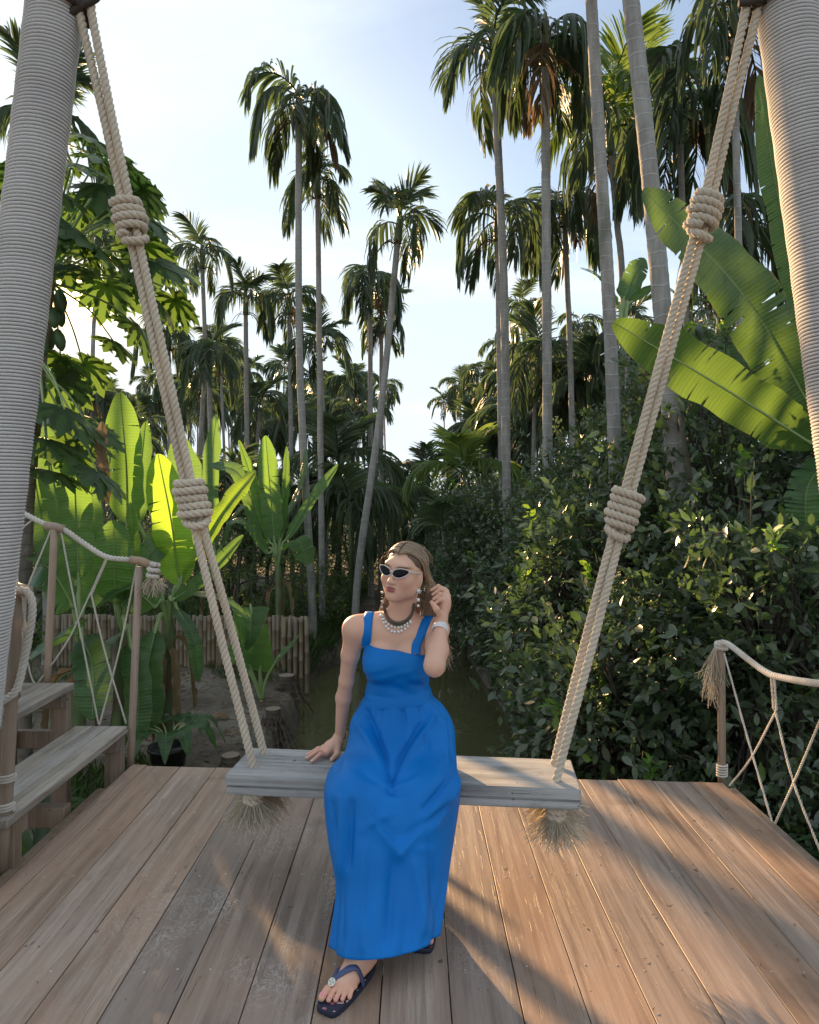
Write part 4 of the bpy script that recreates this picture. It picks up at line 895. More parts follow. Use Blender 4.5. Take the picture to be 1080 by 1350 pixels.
banana('banana_plant', (150, 1000), 6.5, (160, 800), [
    ((168, 690), (166, 610), (158, 517), (0.2, 0.3, 0.3), 0.33, BL, 'cam'),
    ((152, 795), (150, 740), (150, 685), (-0.2, -0.3, -0.3), 0.35, BL, 'cam'),
    ((177, 760), (176, 710), (172, 662), (-0.2, -0.2, -0.2), 0.18, BL, 'edge'),
    ((140, 770), (122, 700), (121, 640), (0.3, 0.4, 0.5), 0.26, BD, 'right'),
    ((175, 760), (205, 720), (214, 690), (0.1, 0.2, 0.4), 0.25, BD, 'upr'),
    ((165, 830), (140, 855), (105, 930), (-0.2, -0.4, -0.5), 0.30, BD, 'upl'),
    ((172, 850), (182, 905), (180, 985), (-0.2, -0.35, -0.4), 0.24, BD, 'cam'),
    ], 'banana plant with tall upright leaf and broad low leaf beside the step railing', seed=2)
banana('banana_plant', (95, 1000), 6.2, (104, 815), [
    ((104, 765), (100, 680), (97, 595), (0.2, 0.2, 0.2), 0.31, BL, 'cam'),
    ((92, 790), (60, 700), (44, 612), (0.1, 0.2, 0.3), 0.30, BD, 'right'),
    ((95, 800), (65, 750), (34, 735), (-0.2, -0.4, -0.5), 0.40, BD, 'upl'),
    ((112, 800), (128, 760), (140, 720), (0.3, 0.4, 0.4), 0.30, BD, 'upr'),
    ((100, 835), (75, 840), (40, 870), (-0.3, -0.5, -0.7), 0.42, BD, 'upl'),
    ((108, 840), (122, 880), (122, 950), (-0.2, -0.4, -0.5), 0.32, BD, 'cam'),
    ((98, 700), (75, 650), (60, 560), (0.5, 0.6, 0.7), 0.3, BD, 'right'),
    ], 'dense banana plant partly behind the railing posts and wrapped pole', seed=3)
banana('banana_plant', (366, 950), 11.6, (366, 730), [
    ((362, 715), (356, 645), (350, 574), (0, 0, 0), 0.34, BL, 'cam'),
    ((371, 710), (376, 650), (378, 588), (0.2, 0.3, 0.3), 0.30, BD, 'edge'),
    ((377, 712), (410, 660), (446, 612), (0, -0.1, -0.2), 0.24, BL, 'camr'),
    ((356, 715), (335, 640), (315, 580), (0, 0.2, 0.2), 0.26, BL, 'upr'),
    ((352, 722), (318, 628), (276, 612), (0.2, 0.4, 0.3), 0.50, BD, 'upr'),
    ((376, 725), (392, 712), (408, 745), (-0.2, -0.4, -0.5), 0.42, BL, 'up'),
    ((354, 730), (322, 690), (300, 690), (-0.2, -0.4, -0.5), 0.36, BD, 'up'),
    ((370, 700), (396, 640), (404, 590), (0.4, 0.5, 0.5), 0.30, BD, 'left'),
    ], 'banana plant rising behind the bamboo fence, leaves spread like a fan', seed=4)
banana('banana_plant', (275, 960), 12.4, (285, 735), [
    ((283, 725), (277, 640), (285, 546), (0, 0, 0), 0.30, BD, 'cam'), ((290, 725), (310, 680), (330, 660), (0, 0, 0), 0.34, BD, 'upl'), ((278, 728), (250, 690), (232, 690), (0, -0.2, -0.3), 0.34, BD, 'upr'), ((282, 730), (262, 655), (246, 612), (0.3, 0.3, 0.3), 0.32, BD, 'right')],  # first leaf drawn taller to cast a sharper shadow band on the deck
    'darker banana plant behind the fence, half hidden by the rope knot', seed=5)
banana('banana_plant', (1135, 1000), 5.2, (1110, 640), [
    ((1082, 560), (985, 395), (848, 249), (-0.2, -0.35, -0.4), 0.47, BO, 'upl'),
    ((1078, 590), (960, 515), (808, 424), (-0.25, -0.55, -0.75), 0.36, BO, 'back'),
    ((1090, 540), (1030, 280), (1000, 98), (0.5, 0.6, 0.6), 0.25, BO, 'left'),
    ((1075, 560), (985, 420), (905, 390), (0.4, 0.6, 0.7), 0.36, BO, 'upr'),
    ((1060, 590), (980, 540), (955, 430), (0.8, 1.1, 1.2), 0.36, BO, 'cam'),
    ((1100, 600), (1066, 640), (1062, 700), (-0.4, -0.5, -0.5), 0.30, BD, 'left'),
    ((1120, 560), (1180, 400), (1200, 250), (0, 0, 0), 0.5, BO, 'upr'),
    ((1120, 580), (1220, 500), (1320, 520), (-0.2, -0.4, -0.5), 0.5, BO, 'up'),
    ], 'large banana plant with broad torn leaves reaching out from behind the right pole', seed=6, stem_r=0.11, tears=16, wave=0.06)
banana('banana_plant', (800, 900), 8.6, (822, 420), [((815, 400), (790, 365), (765, 352), (0, -0.1, -0.1), 0.30, BL, 'up'), ((830, 400), (870, 375), (905, 400), (0, 0, 0), 0.30, BL, 'up'), ((822, 395), (838, 360), (850, 340), (0.2, 0.2, 0.2), 0.28, BD, 'cam')],
    'slender banana plant with small leaves among the stout palm trunks', seed=8, stem_r=0.06)

def ear_plant():
    f = W(343, 925, 8.7); f.z = float(ground_z(f.x, f.y)) - 0.02; e = tag(empty('arrow_leaf_plant', f), 'broad arrow-leaved plant growing on the bare bank before the fence', 'plant')
    L = [((343, 885), (347, 850), (351, 822), (0, -0.05, -0.1), 0.34, 'cam', BL), ((318, 870), (316, 838), (309, 800), (0.1, 0, -0.1), 0.42, 'upr', BD), ((366, 868), (382, 852), (398, 833), (0, -0.1, -0.15), 0.17, 'upl', BL), ((330, 880), (318, 862), (308, 838), (-0.1, -0.25, -0.3), 0.26, 'upr', BD), ((331, 800), (330, 835), (324, 860), (0.2, 0.1, 0.1), 0.44, 'cam', BD)]
    nm = {'cam': (0.05, -1, 0.2), 'upl': (-0.5, -0.5, 0.7), 'upr': (0.5, -0.6, 0.6)}
    for i, (b, m, t, dd, w, fc, mt) in enumerate(L):
        B, M, T = W(*b, 8.7 + dd[0]), W(*m, 8.7 + dd[1]), W(*t, 8.7 + dd[2]); petiole(e, f, [f + Vector((0.01 * i, 0, 0.02)), f.lerp(B, 0.5) + Vector(((B.x - f.x) * -0.15, 0, 0)), B, B.lerp(M, 0.2)], 0.016)
        leaf_obj(e, f, [B, M, T], w, nm[fc], mt, seed=500 + i, shape='ear', fold=0.15, tears=0, wave=0.05)
    r = random.Random(4)
ear_plant()
def pot_leaves():
    o = Vector(POT.location); c = o + Vector((0, 0, 0.3)); r = random.Random(9)
    for i in range(9):
        az = 0.7 * i + r.uniform(-0.2, 0.2); L = r.uniform(0.28, 0.5); d = Vector((math.cos(az), math.sin(az), 0))
        petiole(POT, o, [c, c + d * 0.08 + Vector((0, 0, 0.16)), c + d * 0.16 + Vector((0, 0, 0.20))], 0.007)
        B = c + d * 0.15 + Vector((0, 0, 0.20)); leaf_obj(POT, o, [B, B + d * L * 0.5 + Vector((0, 0, 0.02)), B + d * L * 0.85 + Vector((0, 0, -L * 0.6))], 0.19, (d.x * 0.4, d.y * 0.4 - 0.2, 1), BD, seed=700 + i, shape='ear', tears=0, rib=0.004, wave=0.1)
pot_leaves()

# ================================================================== papaya
def papaya_leaf_mesh(seed):
    r = random.Random(seed); acc = Acc(); lobes = 9
    for k in range(lobes):
        a = lerp(-2.5, 2.5, k / (lobes - 1)); L = lerp(0.20, 0.34, math.cos(a * 0.5) ** 2) * r.uniform(0.9, 1.1)
        ax = np.array([math.cos(a), math.sin(a), 0]); sd = np.array([-math.sin(a), math.cos(a), 0]); dr = -0.16 * r.uniform(0.6, 1.4)
        def pt(t, w): return ax * L * t + sd * w * L + np.array([0, 0, dr * L * t * t * 2 + 0.05 * abs(w) * L])
        # main blade of the lobe and its side fingers
        ts = [0, 0.25, 0.5, 0.72, 0.88, 1.0]; ws = [0.02, 0.17, 0.19, 0.17, 0.10, 0.0]
        V = [pt(t, w) for t, w in zip(ts, ws)] + [pt(t, 0) for t in ts] + [pt(t, -w) for t, w in zip(ts, ws)]; n = len(ts); j = np.arange(n - 1)
        acc.add(V, np.concatenate([np.stack([j, j + 1, j + 1 + n, j + n], -1), np.stack([j + n, j + 1 + n, j + 1 + 2 * n, j + 2 * n], -1)]))
        for s in (-1, 1):
            for t0, ln in ((0.48, 0.24), (0.68, 0.17)):
                b0, b1 = pt(t0 - 0.08, s * 0.08), pt(t0 + 0.09, s * 0.08); tip = pt(t0 + 0.20, s * (0.10 + ln)); m0 = (b0 + tip) / 2 + (b0 - b1) * 0.12; m1 = (b1 + tip) / 2 + (b1 - b0) * 0.12
                acc.add([b0, m0, tip, m1, b1, (b0 + b1) / 2], np.array([[0, 1, 5, 5], [0, 1, 3, 5]])[1:]); acc.add([m0, tip, m1], np.array([[0, 1, 2]])); acc.add([(b0 + b1) / 2, m1, b1], np.array([[0, 1, 2]]))
    return acc.mesh('leaf', MATS['papaya_leaf'], True)
def papaya():
    base = W(28, 780, 6.2); base.z = BANK_Z; top = W(66, 350, 6.1); e = tag(empty('papaya_tree', base), 'papaya tree with lobed leaves and green fruit beside the left wrapped pole', 'tree', )
    P = smooth_path([Vector((0, 0, -0.1)), W(32, 720, 6.2) - base, W(48, 520, 6.15) - base, top - base], 10)
    obj('trunk', trunk_mesh(P, 0.085, 0.055, 3, 0.10, 'papaya_trunk'), e); LM = [papaya_leaf_mesh(i) for i in range(4)]; r = random.Random(12); c = top - base
    spots = [(95, 215, -0.5), (140, 245, -0.2), (185, 248, 0.0), (115, 180, 0.2), (150, 290, -0.4), (95, 300, -0.6), (125, 325, -0.5), (185, 320, 0.2), (215, 350, 0.4), (165, 350, 0.3), (85, 350, -0.3), (200, 390, 0.3), (75, 250, -0.4), (20, 235, -0.2), (110, 265, 0.5), (160, 215, 0.5), (230, 395, 0.6), (140, 375, 0.9), (90, 430, 0.6), (150, 450, 0.7), (180, 430, 0.9), (60, 300, -0.6), (190, 285, -0.3), (80, 470, 0.2), (205, 345, -0.2), (130, 210, -0.1), (60, 200, 0.3), (170, 270, 0.6),
             (85, 540, -0.3), (60, 580, -0.35), (115, 560, 0.1), (128, 622, -0.3), (75, 500, 0.4), (95, 595, 0.2), (45, 540, 0.0), (110, 480, 0.8), (65, 620, -0.3)]
    for i, (px, py, dd) in enumerate(spots):
        p = W(px, py, 6.1 + dd) - base
        if math.hypot(px - 104, py - 404) < 46: continue
        low = py > 480
        st = (c + Vector((0, 0, r.uniform(-0.15, 0.1)))) if not low else (Vector(P[-9]) + Vector((0, 0, r.uniform(-0.2, 0.1))))
        d = p - st; d.z *= 0.3; d = d.normalized() if d.length > 0.01 else Vector((1, 0, 0))
        petiole(e, (0, 0, 0), [st, st.lerp(p, 0.6) + Vector((0, 0, 0.08)), p], 0.008)
        o = obj('leaf', LM[i % 4], e, p); yaw = math.atan2(d.y, d.x) + r.uniform(-0.5, 0.5); o.rotation_euler = Euler((r.uniform(-0.5, 0.5), r.uniform(0.2, 0.8), yaw), 'XYZ'); s = r.uniform(0.95, 1.3); o.scale = (s, s, s)
    # hanging withered leaf
    p0 = W(135, 600, 6.0) - base; leaf_obj(e, (0, 0, 0), [p0 + Vector((0, 0, 0.3)), p0, p0 + Vector((0.05, 0, -0.42))], 0.10, (0.3, -1, 0), 'dry_leaf', 'dry_leaf', 0.006, seed=77, wave=0.45, fold=0.9, tears=9)
    n = 14; prof = [(0, 0.0), (0.03, 0.02), (0.055, 0.08), (0.058, 0.14), (0.04, 0.2), (0.012, 0.235), (0, 0.24)]
    V = [(rr * math.cos(6.2832 * k / n), rr * math.sin(6.2832 * k / n), -z) for rr, z in prof for k in range(n)]; fm = mesh_np('fruit', V, np.array([[i * n + k, i * n + (k + 1) % n, (i + 1) * n + (k + 1) % n, (i + 1) * n + k] for i in range(len(prof) - 1) for k in range(n)]), MATS['papaya_fruit'], True)
    for i in range(11):
        a = 2.4 * i; q = Vector(P[-3 - i // 3]); o = obj('fruit', fm, e, q + Vector((0.10 * math.cos(a), 0.10 * math.sin(a), 0.02 - 0.06 * (i // 4)))); s = r.uniform(0.75, 1.1); o.scale = (s, s, s); o.rotation_euler = (0.2 * math.sin(a), -0.2 * math.cos(a), 0)
papaya()

# ================================================================== lime trees and shrubs
LEAF8 = (np.array([[0, 0, 0], [0.28, 0.20, 0.035], [0.62, 0.21, 0.02], [1, 0, -0.06], [0.62, -0.21, 0.02], [0.28, -0.20, 0.035], [0.30, 0, -0.015], [0.64, 0, -0.03]]), np.array([[0, 1, 6, 6], [1, 2, 7, 6], [2, 3, 7, 7], [3, 4, 7, 7], [4, 5, 6, 7], [5, 0, 6, 6]]))
LEAF4 = (np.array([[0, 0, 0], [0.5, 0.22, 0.05], [1, 0, -0.05], [0.5, -0.22, 0.05]]), np.array([[0, 1, 2, 3]]))
def tri_fix(Fq):                                      # template rows with a repeated last index become triangles
    d = Fq[:, 2] == Fq[:, 3]; return Fq[~d], Fq[d][:, :3]
def bush(name, c, rad, n, leaf, label, cat, mat, group=None, seed=0, near=True, sprays=None, foot=None, shoots=0, flat=False):
    """shrubby crown: limbs fork to sprays, each spray carries leaves; light and dark clumps come from the gaps between sprays"""
    r = np.random.default_rng(seed); c = np.array(c, float); rad = np.array(rad, float); foot = np.array(foot if foot is not None else (c[0], c[1], BANK_Z), float)
    e = tag(empty(name, tuple(foot)), label, cat, group); m = sprays or max(60, n // 26)
    d = r.normal(size=(m, 3)); d /= np.linalg.norm(d, axis=1)[:, None]; rr = r.uniform(0.35, 1.0, m) ** 0.45
    lump = 1 + 0.22 * np.sin(d[:, 0] * 5 + seed) * np.cos(d[:, 2] * 6 + 1.3 * seed) + 0.15 * np.sin(d[:, 1] * 9 + 2 * seed)
    S = c + d * rad * (rr * lump)[:, None]; S[:, 2] = np.maximum(S[:, 2], foot[2] + 0.12)
    ax = d + 0.7 * r.normal(size=(m, 3)) + np.array([0, 0, 0.25]); ax /= np.linalg.norm(ax, axis=1)[:, None]; sl = r.uniform(0.30, 0.62, m) * (leaf / 0.08) ** 0.6
    k = r.integers(0, m, n); t = r.random(n); pos = S[k] + ax[k] * (sl[k] * (t - 0.5))[:, None] + r.normal(size=(n, 3)) * 0.030 * leaf / 0.08
    fw = ax[k] * 0.5 + r.normal(size=(n, 3)) * 0.75 + d[k] * 0.35; up = np.array([0, 0, 1.0]) + 0.75 * r.normal(size=(n, 3)) + 0.5 * d[k]
    tp = LEAF8 if near else LEAF4; V, Fq = scatter(tp[0], tp[1], pos, fw, up, leaf * (0.45 + 1.0 * r.random(n) ** 1.3)); acc = Acc()
    if near:
        q, tr = tri_fix(Fq); acc.add(V, q); acc.f.setdefault(3, []).append(tr)
    else: acc.add(V, Fq)
    cr = obj('crown', acc.mesh('crown', MATS[mat], True), e, tuple(-foot)); a = Acc()
    nl = 7 if near else 4
    for i in range(nl):
        g = c + r.normal(size=3) * rad * 0.35; P = smooth_path([foot + r.normal(size=3) * 0.06 * np.array([1, 1, 0]), foot * 0.55 + g * 0.45 + r.normal(size=3) * 0.08, g, S[r.integers(m)]], 6); add_tube(a, P, np.linspace(0.045, 0.008, len(P)), 6, False)
    if near:
        for i in r.integers(0, m, min(m, 220)):
            g = c + (S[i] - c) * 0.35; P = smooth_path([g, (g + S[i]) / 2 + r.normal(size=3) * 0.08, S[i], S[i] + ax[i] * sl[i] * 0.4], 4); add_tube(a, P, np.linspace(0.012, 0.003, len(P)), 4, False)
    obj('trunk', a.mesh('trunk', MATS['bark']), e, tuple(-foot))
    if shoots:                                         # fresh pale shoots at the outside
        out = np.argsort(-rr * lump + 0.3 * r.random(m))[:shoots * 4]; out = r.choice(out, shoots, replace=False); kk = np.repeat(out, 16); n2 = len(kk); tt = r.random(n2)
        tipd = d[kk] * 0.6 + np.array([0, -0.25, 0.8]); tipd /= np.linalg.norm(tipd, axis=1)[:, None]
        pos = S[kk] + ax[kk] * (sl[kk] * 0.4)[:, None] + tipd * (tt * 0.16)[:, None] + r.normal(size=(n2, 3)) * 0.02
        V, Fq = scatter(LEAF8[0], LEAF8[1], pos, tipd * 0.5 + 0.7 * r.normal(size=(n2, 3)), np.array([0, 0, 1.0]) + 0.6 * r.normal(size=(n2, 3)), leaf * r.uniform(0.55, 1.0, n2)); q, tr = tri_fix(Fq); ac = Acc(); ac.add(V, q); ac.f.setdefault(3, []).append(tr)
        obj('fresh_shoots' if False else 'young_foliage', ac.mesh('young_foliage', MATS['lime_shoot'], True), e, tuple(-foot))
    return e
LG = 'lime trees along the canal'
LIME = [  # centre, radii, leaves, leaf length, label, shoots
    ((2.55, 4.95, 0.20), (0.95, 0.85, 1.35), 9500, 0.098, 'glossy lime bush pressing against the right rope railing', 14),
    ((1.65, 5.35, -0.25), (0.85, 0.75, 1.05), 8000, 0.096, 'dense dark lime bush right behind the deck edge and swing rope end', 8),
    ((2.90, 6.3, 0.95), (1.25, 1.0, 1.95), 13500, 0.100, 'tall lime tree wrapped round the stout palm trunk', 8),
    ((1.90, 7.2, 0.25), (1.0, 1.0, 1.55), 10500, 0.092, 'rounded lime tree leaning over the canal behind the knotted rope', 9),
    ((4.2, 6.0, 1.0), (1.2, 1.1, 2.0), 10000, 0.11, 'lime tree in shade below the big banana leaves', 3),
    ((3.15, 8.0, 1.55), (1.15, 0.9, 2.05), 11500, 0.088, 'tallest lime tree, climbing between the ringed palm trunks', 5),
    ((2.45, 8.9, 0.95), (1.25, 1.1, 1.90), 13000, 0.085, 'lime tree at the foot of the two tall pale palm trunks', 6),
    ((1.60, 9.4, -0.05), (0.80, 0.9, 1.15), 7500, 0.078, 'low lime bush overhanging the brown water', 8),
    ((1.55, 11.4, 0.45), (1.15, 1.2, 1.65), 12500, 0.085, 'lime tree halfway down the right bank of the canal', 5),
    ((4.2, 9.0, 1.0), (1.4, 1.4, 1.9), 7000, 0.085, 'lime tree behind the front row below the hanging palm fronds', 2),
    ((3.2, 11.8, 0.9), (1.2, 1.2, 1.8), 6500, 0.085, 'lime tree set back from the bank below the short ragged palm', 2),
    ((1.15, 14.2, 0.30), (1.05, 1.5, 1.65), 11000, 0.090, 'lime tree further along the right bank below the yellow-green young palm', 3),
    ((0.95, 17.8, 0.25), (0.95, 1.7, 1.6), 9000, 0.095, 'distant lime bush where the canal narrows', 0),
    ((3.0, 16.5, 0.8), (1.8, 1.8, 2.0), 9000, 0.10, 'lime tree inland of the narrowing canal', 0),
    ((0.75, 22.5, 0.3), (0.85, 2.0, 1.6), 5500, 0.11, 'small lime bush at the far end of the canal', 0),
    ((5.2, 12.5, 1.0), (1.8, 1.8, 2.1), 6500, 0.095, 'lime tree deep in shade between palm trunks', 0),
]
for i, (c, rd, n, lf, lab, sh) in enumerate(LIME):
    bush('lime_tree', c, rd, n, lf, lab, 'lime tree', 'lime_leaf', LG, 60 + i, near=c[1] < 12, shoots=sh)
SHR = [
    ((-3.3, 12.9, 0.0), (1.4, 0.8, 1.15), 5500, 0.06, 'dark fine-leaved shrub behind the bamboo fence'), ((-5.4, 12.6, 0.0), (1.4, 0.8, 1.1), 5500, 0.06, 'bushy shrub behind the fence below the papaya side'),
    ((-2.0, 13.6, -0.35), (0.75, 1.0, 0.8), 5000, 0.055, 'fine-leaved shrub on the left bank beyond the fence end'), ((-1.75, 16.2, 0.0), (0.95, 1.2, 1.15), 5000, 0.07, 'leafy shrub at the foot of the leaning palm'),
    ((-1.55, 20.0, 0.2), (1.15, 1.6, 1.5), 5500, 0.09, 'shrub on the left bank under the shaggy palms'), ((-6.9, 12.0, 0.1), (1.4, 1.0, 1.2), 4000, 0.08, 'shrub in shade left of the fence'), ((-4.0, 15.5, 0.4), (1.6, 1.0, 1.5), 5000, 0.08, 'tangled shrub under the grove behind the fan-leaved banana'),
    ((-7.5, 15.5, 0.5), (2.0, 1.0, 1.6), 5000, 0.09, 'wide shrub under the grove behind the papaya'), ((-1.0, 26.0, 0.2), (0.8, 2.0, 1.4), 3500, 0.12, 'far shrub closing the left bank of the canal'),
    ((-5.6, 19.5, 0.6), (2.4, 1.2, 1.7), 5500, 0.10, 'broad thicket under the grove above the bamboo fence'), ((-10.5, 19.0, 0.7), (2.6, 1.2, 1.9), 5500, 0.11, 'thicket deep in the grove on the papaya side'), ((-4.0, 25.0, 0.7), (2.6, 1.4, 1.9), 5000, 0.12, 'far thicket between the slender trunks'), ((-9.5, 26.5, 0.8), (3.2, 1.4, 2.0), 5000, 0.13, 'far thicket below the low sun'),
    ((-5.6, 8.0, 0.1), (1.0, 1.0, 1.3), 3500, 0.09, 'bushy shrub past the papaya trunk and wrapped pole'), ((-8.0, 9.8, 0.3), (1.6, 1.2, 1.5), 3500, 0.10, 'large shrub standing back beyond the papaya tree'), ((-10.5, 14.0, 0.5), (2.0, 1.2, 1.8), 3500, 0.11, 'tall shrub at the grove edge well beyond the steps'),
    ((-15.5, 27.0, 0.8), (3.2, 1.4, 2.2), 5000, 0.13, 'far thicket behind the wrapped pole on the papaya side'), ((3.4, 24.0, 0.8), (2.4, 1.5, 2.1), 5000, 0.12, 'far thicket on the right bank behind the lime trees'), ((7.5, 22.0, 0.9), (3.0, 1.5, 2.3), 5000, 0.12, 'thicket under the grove behind the stout trunks'), ((10.5, 16.0, 0.9), (2.6, 1.5, 2.3), 5000, 0.11, 'thicket in shade behind the torn banana leaves'),
]
for i, (c, rd, n, lf, lab) in enumerate(SHR): bush('shrub', c, rd, n, lf, lab, 'shrub', 'shrub_leaf', 'shrubs under the grove', 90 + i, near=False)
# young palms without trunk, in the undergrowth
def young_palm(px, py, d, s, mat, label, seed, comp):
    p = W(px, py, d); g = float(ground_z(p.x, p.y)); e = tag(empty('young_palm', (p.x, p.y, g)), label, 'palm', 'young palms in the undergrowth'); r = random.Random(seed); h = max(0.05, p.z - g)
    a = Acc(); add_tube(a, [(0, 0, -0.05), (0.02, 0, h * 0.6), (0, 0, h)], np.array([0.06, 0.05, 0.035]), 8); obj('stem', a.mesh('stem', MATS['crown_shaft']), e)
    for i, k in enumerate(comp):
        o = obj('frond', r.choice(FR[k]), e, (0, 0, h - 0.05 * r.random())); o.rotation_euler = (r.uniform(-0.2, 0.2), r.uniform(-0.2, 0.2), 2.4 * i + r.uniform(-0.3, 0.3)); q = s * r.uniform(0.85, 1.15); o.scale = (q, q, q)
young_palm(612, 625, 13.5, 0.95, 0, 'sunlit yellow-green young palm standing among the lime trees', 1, ['bright_up'] * 4 + ['bright_arch'] * 2 + ['arch'])
young_palm(585, 700, 12.0, 0.9, 0, 'young palm with feathery frond poking from the lime leaves over the canal', 2, ['arch', 'arch', 'up', 'droop'])
young_palm(462, 660, 15.0, 1.25, 0, 'young palm with long hanging fronds beside the leaning trunk', 3, ['droop'] * 4 + ['arch'] * 3 + ['up'])
young_palm(447, 610, 17.0, 1.4, 0, 'young palm with upright fronds between the slender trunks and the leaning palm', 4, ['up'] * 3 + ['bright_up'] + ['arch'] * 3)
young_palm(520, 660, 19.0, 1.3, 0, 'young bushy palm in shade on the left bank', 5, ['droop'] * 4 + ['arch'] * 3)
young_palm(300, 640, 15.5, 1.3, 0, 'young palm between the two banana clumps', 6, ['arch'] * 4 + ['up'] * 2)
young_palm(150, 590, 17.5, 1.2, 0, 'young palm in the grove above the tall upright banana leaf', 7, ['arch'] * 4 + ['droop'] * 3)

YP = [(420, 655, 19), (352, 640, 19), (258, 640, 18.5), (90, 590, 20), (505, 630, 22), (565, 620, 22), (640, 580, 19), (690, 560, 17), (740, 530, 16), (775, 500, 15), (860, 450, 14), (930, 520, 11), (335, 680, 17), (185, 650, 17)]
WH = ['beyond the leaning palm', 'beyond the fan-leaved banana', 'behind the knotted rope', 'behind the papaya', 'under the shaggy palms', 'where the canal ends', 'beside the short ragged palm', 'below the tall pale trunks', 'below the limp browning palm', 'beside the thick ringed trunk', 'behind the stoutest trunk', 'behind the right rope', 'behind the fan-leaved banana stem', 'behind the bright banana leaf']
for k, ((px, py, d), wh) in enumerate(zip(YP, WH)): young_palm(px, py, d, 1.15 + 0.25 * math.sin(k * 2.1), 0, 'young palm filling the undergrowth ' + wh, 40 + k, [['arch'] * 4 + ['droop'] * 3 + ['up'], ['droop'] * 4 + ['arch'] * 3, ['up'] * 3 + ['arch'] * 4][k % 3])
# ================================================================== grasses, strap leaves, litter
def strap_plant(p, n, L, wid, label, seed, name='strap_leaf_plant', mat='strap_leaf', lean=0.0):
    e = tag(empty(name, p), label, 'plant', 'strap-leaved plants below the deck'); r = random.Random(seed)
    for i in range(n):
        az = 2.4 * i + r.uniform(-0.3, 0.3); l = L * r.uniform(0.7, 1.1); el = r.uniform(0.9, 1.4); d = Vector((math.cos(az), math.sin(az), 0)); P = [Vector((0, 0, 0))]
        for q in range(4): P.append(P[-1] + (d * math.cos(el - 0.45 * q) + Vector((0, 0, math.sin(el - 0.45 * q)))) * l / 4)
        V, Fq, UV, _ = blade(P, wid, (-d.x * 0.6, -d.y * 0.6, 0.8), fold=0.3, wave=0.02, seed=seed * 13 + i, tears=0, shape='strap', cols=2); obj('leaf', mesh_np('leaf', V, Fq, MATS[mat], True, UV), e)
strap_plant((2.35, 4.15, -1.0), 16, 1.25, 0.075, 'dark strap-leaved plant below the right railing cords', 1)
strap_plant((2.9, 3.9, -0.95), 14, 1.35, 0.08, 'strap-leaved plant at the right edge beyond the railing', 2)
strap_plant((2.2, 3.3, -1.0), 12, 0.95, 0.07, 'low strap-leaved plant close under the right deck edge', 3)
strap_plant((-2.05, 4.9, -1.0), 14, 0.95, 0.07, 'green strap-leaved plant behind the wooden steps', 4)
strap_plant((-2.45, 4.4, -1.0), 12, 0.95, 0.08, 'strap-leaved plant under the wooden steps', 5)
strap_plant((-1.95, 3.6, -1.0), 12, 0.8, 0.08, 'broad strap-leaved plant growing up between steps and deck', 6)
